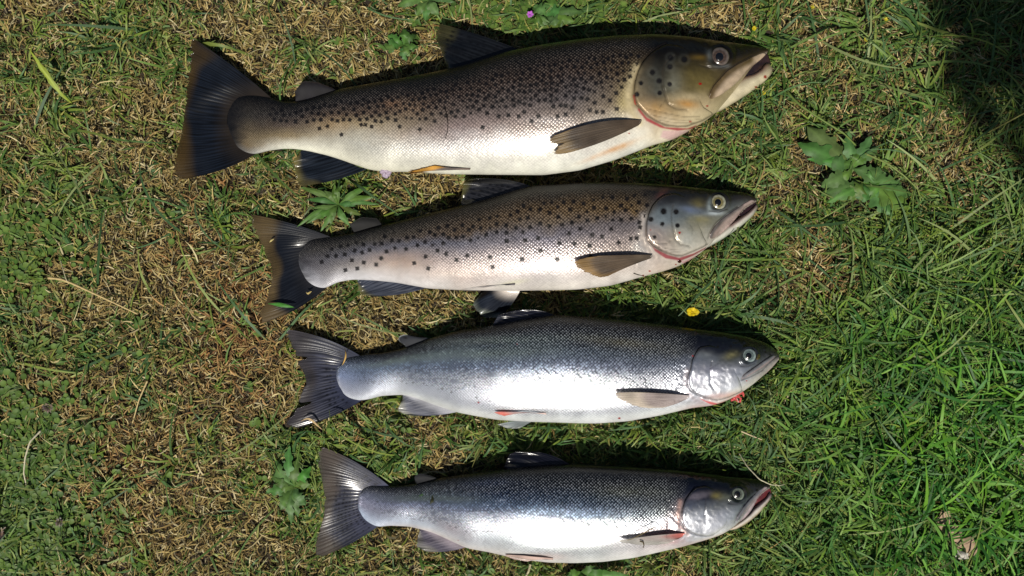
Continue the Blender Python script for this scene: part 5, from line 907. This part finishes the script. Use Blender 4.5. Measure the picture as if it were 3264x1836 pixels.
def flower(name, label, cx, cy, z, r, np_, colr, centre, cupz=.2, sd=0, ry=1.0):
    org = (cx-CX, CY-cy, 0.0); root = empty(name, label, 'flower', org); rr = np.random.default_rng(sd)
    tube_mesh('stem', [(cx-6, cy-4, 2), (cx-2, cy, z*.5), (cx, cy, z-1)], 1.6, lin((80, 110, 50)), M_GRASS, root, org, 10, 5)
    for i in range(np_):
        a = i*2*np.pi/np_+rr.uniform(-.15, .15); l = r*rr.uniform(.85, 1.1)
        leaf_mesh('petal', [(cx+math.cos(a)*r*.08, cy+math.sin(a)*r*.08, z), (cx+math.cos(a)*l*.5, cy+math.sin(a)*l*.5*ry, z+r*cupz), (cx+math.cos(a)*l, cy+math.sin(a)*l*ry, z+r*cupz*1.4)], r*5.2/np_, root, org, lin(colr)*rr.uniform(.85, 1.1), 0, M_PETAL, .1, 8, sd+i)
    T = np.linspace(0, 2*np.pi, 10, endpoint=False); V = [(cx-CX, CY-cy, z+r*.22)]+[(cx-CX+math.cos(t)*r*.22, CY-cy+math.sin(t)*r*.22, z) for t in T]
    mesh_np('flower_centre', V, None, [(0, 1+i, 1+(i+1) % 10) for i in range(10)], M_PETAL, root, org, np.tile(lin(centre), (11, 1)))
    return root
flower('yellow_flower', 'bright yellow petalled flower in the shade above the third fish back', 2195, 993, 55, 20, 5, (214, 188, 20), (190, 160, 20), .25, 1, .7)
flower('yellow_flower', 'tiny yellow flower above the nose of the topmost trout', 2392, 103, 40, 8, 4, (200, 184, 30), (190, 160, 20), .3, 2)
flower('yellow_flower', 'tiny yellow flower below the jaw of the topmost trout', 2424, 305, 36, 7, 4, (190, 176, 40), (190, 160, 20), .3, 3)
flower('yellow_flower', 'small yellow flower near the top edge, right of centre', 2576, 37, 40, 6.5, 5, (190, 178, 40), (190, 160, 20), .3, 4)
flower('yellow_flower', 'small yellow flower at upper right, closest to the black corner shadow', 2806, 75, 40, 6.5, 5, (196, 182, 50), (190, 160, 20), .3, 5)
flower('yellow_flower', 'pale yellow bloom above the rosette weed at upper right', 2745, 137, 38, 9, 5, (170, 160, 50), (170, 150, 20), .3, 6)
flower('purple_flower', 'tiny pink-purple flower above the topmost fish back', 1688, 62, 50, 11, 6, (184, 100, 196), (120, 60, 130), .2, 7)
def cloverhead(label, cx, cy, r, sd):
    org = (cx-CX, CY-cy, 0.0); root = empty('clover_flower', label, 'clover flower', org, 'white clover heads at the left'); rr = np.random.default_rng(sd)
    tube_mesh('stem', [(cx-5, cy-4, 2), (cx, cy, 18), (cx, cy, 30)], 1.6, lin((90, 110, 60)), M_GRASS, root, org, 8, 5)
    V, Tq, Cc = [], [], []
    for i in range(60):
        a = rr.uniform(0, 6.28); e_ = rr.uniform(.1, 1.5); dx, dy, dz = math.cos(a)*math.cos(e_), math.sin(a)*math.cos(e_), math.sin(e_); b = np.array([cx-CX, CY-cy, 30]); d = np.array([dx, dy, dz])
        s_ = np.cross(d, (0.3, .5, 1)); s_ /= np.linalg.norm(s_); q = len(V); tip = b+d*r*rr.uniform(.8, 1.1); mid = b+d*r*.6
        V += [b+d*r*.2, mid+s_*r*.13, tip, mid-s_*r*.13]; Tq.append((q, q+1, q+2, q+3)); c = lin((rr.uniform(170, 205), rr.uniform(160, 185), rr.uniform(140, 175)))*rr.uniform(.6, 1); Cc += [c*.5, c, c, c]
    mesh_np('flower_head', V, Tq, None, M_PETAL, root, org, np.array(Cc), smooth=False)
cloverhead('faded white clover head at lower left, uppermost of the three', 171, 1294, 20, 1)
cloverhead('large white clover head cut by the left edge near the bottom', 14, 1690, 30, 2)
cloverhead('small browned clover head in the lower left clover patch', 208, 1655, 17, 3)

def stalk(name, label, pts, rad, colr, cat, mat=None, n=40, taper=.4):
    o = tube_mesh(name, pts, rad, lin(colr), mat or M_STRAW, n=n, taper=taper); return tag(o, label, cat)
stalk('straw_stalk', 'long straight tan straw stalk lying on dry grass, left of centre', [(172, 886, 34), (215, 890, 40), (250, 903, 42), (350, 950, 38), (450, 1000, 26)], 4.2, (205, 182, 128), 'straw')
stalk('straw_stalk', 'thin pale bent straw crossing the thick end of the long stalk', [(204, 832, 20), (225, 860, 46), (236, 890, 50), (240, 905, 40)], 2, (206, 196, 160), 'straw')
stalk('bent_straw', 'curved bleached white grass stem at lower left', [(145, 1368, 26), (120, 1400, 44), (106, 1450, 46), (98, 1500, 40), (96, 1540, 22)], 3.2, (214, 206, 176), 'grass')
stalk('straw_stalk', 'pale yellow straw stub leaning in dry grass, above the curved white stem', [(485, 1210, 36), (460, 1270, 40), (432, 1345, 22)], 3, (210, 188, 134), 'straw')
stalk('tall_grass_blade', 'long curved green stem arching from the topmost trout jaw to the rosette weed', [(2500, 280, 20), (2497, 310, 50), (2526, 352, 74), (2590, 400, 88), (2660, 440, 80), (2712, 470, 40)], 4, (112, 132, 66), 'grass', M_GRASS)
stalk('tall_grass_blade', 'long thin green stem crossing the two rosette weeds diagonally', [(2740, 495, 40), (2800, 530, 66), (2850, 570, 72), (2900, 610, 56), (2925, 645, 20)], 3.4, (126, 140, 76), 'grass', M_GRASS)
stalk('tall_grass_blade', 'thin tall stem reaching into the black shadow at the right edge', [(3143, 420, 20), (3160, 350, 90), (3200, 260, 150), (3262, 150, 190), (3330, 40, 200)], 3, (116, 128, 70), 'grass', M_GRASS)
stalk('tall_grass_blade', 'yellowish stem bending out to the right edge below the black shadow', [(3130, 430, 20), (3180, 398, 70), (3240, 362, 100), (3320, 300, 110)], 3, (140, 138, 76), 'grass', M_GRASS)
stalk('bent_straw', 'slim pale stem slanting over the grass above the topmost trout snout', [(2300, 82, 20), (2340, 100, 60), (2375, 122, 66)], 2, (150, 146, 112), 'grass', M_STRAW)
stalk('bent_straw', 'fine pale stem curling onto the snout of the lowest fish', [(2350, 1440, 20), (2366, 1475, 60), (2395, 1508, 92), (2432, 1526, 84), (2470, 1536, 50), (2500, 1538, 20)], 2.2, (214, 208, 176), 'grass', n=50)
stalk('straw_stalk', 'short white straw bit poking from under the lowest fish', [(1690, 1792, 22), (1684, 1812, 30), (1672, 1838, 18)], 4.5, (206, 196, 158), 'straw')
stalk('straw_stalk', 'pale straw bit on the grass just below the third fish head', [(2352, 1368, 40), (2385, 1382, 44), (2420, 1396, 30)], 2.6, (214, 196, 158), 'straw')
o = leaf_mesh('seed_spike', [(145, 180, 96), (165, 215, 90), (190, 262, 70), (215, 310, 40), (240, 335, 16)], 17, None, (195-CX, CY-262, 0), lin((136, 150, 50)), .3, M_GRASS, seed=3); tag(o, 'upright yellow-green grass spike at upper left casting a dark shadow', 'grass spike')
# bits lying on the fish
def on(f, px, py, up=4): return float(f.zsurf(np.array([float(px)]), np.array([float(py)]))[0])+up
o = leaf_mesh('grass_clipping', [(868, 967, 48), (905, 970, 56), (952, 979, 54)], 13, None, (910-CX, CY-970, 0), lin((66, 122, 48)), 0, M_GRASS, nl=12, seed=1); tag(o, 'single green blade lying across the lower tail lobe of the second trout', 'grass blade')
def on_stalk(name, label, f, pts, rad, colr, cat, up=3):
    P_ = []
    for x, y in pts:
        z = on(f, x, y, up); X, Y = unproj(x, y, z); P_.append((X+CX, CY-Y, z))
    o = tube_mesh(name, P_, rad, lin(colr), M_STRAW, n=40, sig=1.0); return tag(o, label, cat)
on_stalk('plant_hair', 'thin dark plant fibre stuck to the topmost trout flank', f1, [(1419, 345), (1425, 370), (1428, 395), (1426, 420), (1420, 440)], 1.5, (30, 24, 22), 'fibre', 2)
on_stalk('tall_grass_blade', 'thin brownish stem lying over the pectoral fin of the lowest fish', f4, [(2085, 1681), (2050, 1700), (2015, 1718), (2000, 1722)], 1.5, (150, 132, 90), 'grass', 22)
on_stalk('plant_hair', 'tiny curled brown tendril on the belly of the lowest fish', f4, [(2040, 1725), (2050, 1728), (2053, 1738), (2050, 1746)], 2, (84, 70, 40), 'fibre', 24)
on_stalk('plant_hair', 'tiny dark sliver stuck on the lower throat of the second trout', f2, [(2020, 871), (2035, 876), (2052, 879)], 1.6, (40, 40, 30), 'fibre', 2)
for lab, pts, w, cc in [('bent tan straw scrap on the lower tail lobe of the third fish', [(970, 1336, 44), (992, 1323, 60), (1005, 1326, 62), (1020, 1345, 54), (1037, 1364, 40)], 7, (186, 160, 118)),
                        ('yellow-brown straw scrap at the tail root of the third fish', [(1108, 1106, 50), (1118, 1115, 84), (1120, 1130, 90), (1112, 1150, 88), (1106, 1158, 80)], 5, (196, 160, 90)),
                        ('tiny pale husk on the lower tail lobe of the second trout', [(986, 930, 44), (992, 937, 50), (1004, 928, 46)], 6, (190, 170, 110)),
                        ('tiny straw fleck on the upper tail lobe of the second trout', [(871, 775, 44), (878, 770, 50), (886, 764, 46)], 5, (196, 180, 120))]:
    o = leaf_mesh('straw_scrap', pts, w, None, (pts[1][0]-CX, CY-pts[1][1], 0), lin(cc), .1, M_STRAW, nl=12); tag(o, lab, 'straw')
def blob(name, label, cat, f, px, py, rx, ry, h, colr, mat, rot=0, bumpy=0.0, up=0):
    R = np.linspace(0, 1, 8); T = np.linspace(0, 2*np.pi, 20, endpoint=False); RR, TT = np.meshgrid(R, T, indexing='ij'); rr = np.random.default_rng(int(px))
    nb = 1+bumpy*np.sin(TT*3+px)+bumpy*.6*np.sin(TT*7)
    x = RR*rx*np.cos(TT)*nb; y = RR*ry*np.sin(TT)*nb; c_, s_ = math.cos(rot), math.sin(rot); x, y = px+x*c_-y*s_, py+x*s_+y*c_
    z = f.zsurf(x, y)+up-1.5+h*np.sqrt(1-RR**2*.999)*(1+bumpy*.8*np.sin(RR*9+TT*4)); X, Y = unproj(x, y, z)
    V = np.stack([X, Y, z], -1).reshape(-1, 3); org = tuple(V[0]); C = np.tile(lin(colr), (len(V), 1))*(1+bumpy*np.sin(TT*5+RR*6)).reshape(-1, 1)
    return tag(mesh_np(name, V, gridquads(8, 20, 0, True)[:, ::-1], None, mat, None, org, C), label, cat)
blob('blood_drop', 'dark glossy blood drop below the gill of the second trout', 'blood drop', f2, 2166, 833, 7, 6, 6, (58, 8, 10), M_BLOOD)
blob('debris', 'small dark olive plant scrap on the upper flank of the lowest fish', 'plant scrap', f4, 1377, 1594, 5, 14, 8, (52, 54, 26), M_LEAF, .25, .3)
blob('debris', 'tiny green fleck on the back near the tail of the lowest fish', 'plant scrap', f4, 1343, 1578, 8, 3, 4, (60, 96, 40), M_LEAF, -.5, .2)
blob('water_bead', 'brownish water bead in front of the third fish eye', 'water drop', f3, 2417, 1138, 7, 12, 6, (84, 72, 40), M_EYE, .2)
# gill fringe hanging out below the third fish
for i, pts in enumerate([[(2336, 1270, 60), (2352, 1262, 50), (2362, 1270, 34), (2358, 1282, 24)], [(2345, 1262, 62), (2362, 1252, 52), (2372, 1258, 36)], [(2330, 1275, 56), (2344, 1272, 50), (2352, 1280, 30)], [(2340, 1262, 66), (2348, 1256, 60), (2346, 1268, 50), (2354, 1282, 30)], [(2350, 1258, 60), (2368, 1248, 50), (2370, 1264, 40)]]):
    V_ = [(unproj(x, y, z)[0]+CX, CY-unproj(x, y, z)[1], z) for x, y, z in pts]
    tube_mesh('gill_filament', V_, 5.5-i*.4, lin((204, 84, 84)) if i != 3 else lin((214, 170, 160)), M_BLOOD, f3.root, f3.org, 18, 6)
blob('vent', '', '', f1, 1229, 553, 18, 13, 10, (176, 160, 176), M_FIN, .3, .15)
v_ = bpy.data.objects['vent']; loc = v_.location.copy(); v_.parent = f1.root; v_.location = loc-f1.root.location
for k_ in ('label', 'category'): del v_[k_]

# dry fallen leaves half sunk in the grass
def dryleaf(label, outline_pts, z, colr, sd):
    c_ = np.mean(outline_pts, 0); org = (c_[0]-CX, CY-c_[1], 0.0); e = smoothline(list(outline_pts)+[outline_pts[0]], 60, .6)[:-1]; V, C = [], []
    R = np.linspace(0, 1, 9)
    for k in R:
        for x, y in e:
            xx, yy = c_[0]+(x-c_[0])*k, c_[1]+(y-c_[1])*k; zz = z+10*math.sin(xx*.03+sd)+8*math.cos(yy*.04)+4*k*math.sin(yy*.2+xx*.1)-9*k
            V.append((xx-CX, CY-yy, zz)); C.append(lin(colr)*(.8+.4*float(N3(xx, yy, 18)))*(1-.2*k))
    n_ = len(e); q = gridquads(9, n_, 0, True); V = np.array(V); nz = np.cross(V[q[:, 1]]-V[q[:, 0]], V[q[:, 2]]-V[q[:, 0]])[:, 2].sum()
    if nz < 0: q = q[:, ::-1]
    V2 = V.copy(); V2[:, 2] -= 2
    o = mesh_np('fallen_leaf', np.vstack([V, V2]), np.vstack([q, q[:, ::-1]+len(V)]), None, M_STRAW, None, org, np.vstack([C, C])); return tag(o, label, 'dead leaf')
dryleaf('large dry tan leaf half buried in green grass at the lower right', [(2982, 1615), (3010, 1612), (3020, 1660), (3050, 1670), (3075, 1690), (3100, 1740), (3085, 1762), (3060, 1775), (3025, 1745), (2995, 1700), (2965, 1650)], 46, (196, 168, 140), 1)
dryleaf('pale torn dead leaf cut by the right edge, above the larger one', [(3235, 1400), (3262, 1385), (3300, 1400), (3300, 1490), (3262, 1500), (3225, 1470), (3222, 1440)], 46, (196, 180, 150), 2)
dryleaf('small white scrap of dead leaf below the large tan leaf', [(3026, 1740), (3056, 1746), (3064, 1766), (3040, 1772), (3020, 1760)], 52, (214, 208, 196), 3)

# ------------------------------------------------------------------ unseen leafy caster, made up to shade the top right corner
def shade_caster(px, py, h, cr, shade_c):
    org = (px-CX, CY-py, 0.0); root = empty('corner_shade_caster', 'unseen leafy shade caster, added beyond the right edge to darken the corner', 'shade_caster', org); rr = np.random.default_rng(11)
    C0 = np.array([shade_c[0]+CX, CY-shade_c[1], h])
    tube_mesh('trunk', [(px, py, -20), (px+20, py-20, h*.35), (C0[0], C0[1], h*.75), (C0[0], C0[1], h)], 75, lin((96, 82, 66)), M_STRAW, root, org, 24, 12, .7, 1)
    for i in range(9):
        a = i*.7; e_ = .3+.5*(i % 3)/2; r = cr*.75; b0 = (C0[0], C0[1], h*(.72+.03*i))
        tube_mesh('limb', [b0, (C0[0]+math.cos(a)*r*.5, C0[1]+math.sin(a)*r*.5, b0[2]+r*.25), (C0[0]+math.cos(a)*r, C0[1]+math.sin(a)*r, b0[2]+r*math.sin(e_))], 22, lin((90, 78, 62)), M_STRAW, root, org, 12, 6, .7, 1)
    n = 20000; d = rr.normal(0, 1, (n, 3)); d /= np.linalg.norm(d, axis=1)[:, None]; rad = cr*rr.uniform(.05, 1, n)**.25*(1+.12*np.sin(d[:, 0]*5)+.1*np.sin(d[:, 1]*7+1)); c = np.array([shade_c[0], shade_c[1], h+cr*.2])+d*rad[:, None]*(1, 1, .75)
    a = rr.normal(0, 1, (n, 3)); a /= np.linalg.norm(a, axis=1)[:, None]; b = np.cross(a, rr.normal(0, 1, (n, 3))); b /= np.linalg.norm(b, axis=1)[:, None]; s_ = rr.uniform(50, 90, n)[:, None]
    V = np.stack([c-a*s_, c+b*s_*.45, c+a*s_, c-b*s_*.45], 1).reshape(-1, 3)
    cc = np.repeat(GREENS[rr.integers(0, 5, n)]*.8, 4, 0); mesh_np('crown', V, np.arange(n*4).reshape(n, 4), None, M_GRASS, root, org, cc, smooth=False)
# crown height h -> its shade falls h/tan(el) further up the picture
h_ = 5600.0; off = h_/math.tan(SUN_EL); shc = (4250.0, -600.0)      # centre of shade, in picture measure
scx = shc[0]-CX-off*math.sin(-SUN_AZ); scy = CY-shc[1]-off*math.cos(SUN_AZ)
shade_caster(scx+CX, CY-scy, h_, 1450.0, (scx, scy))
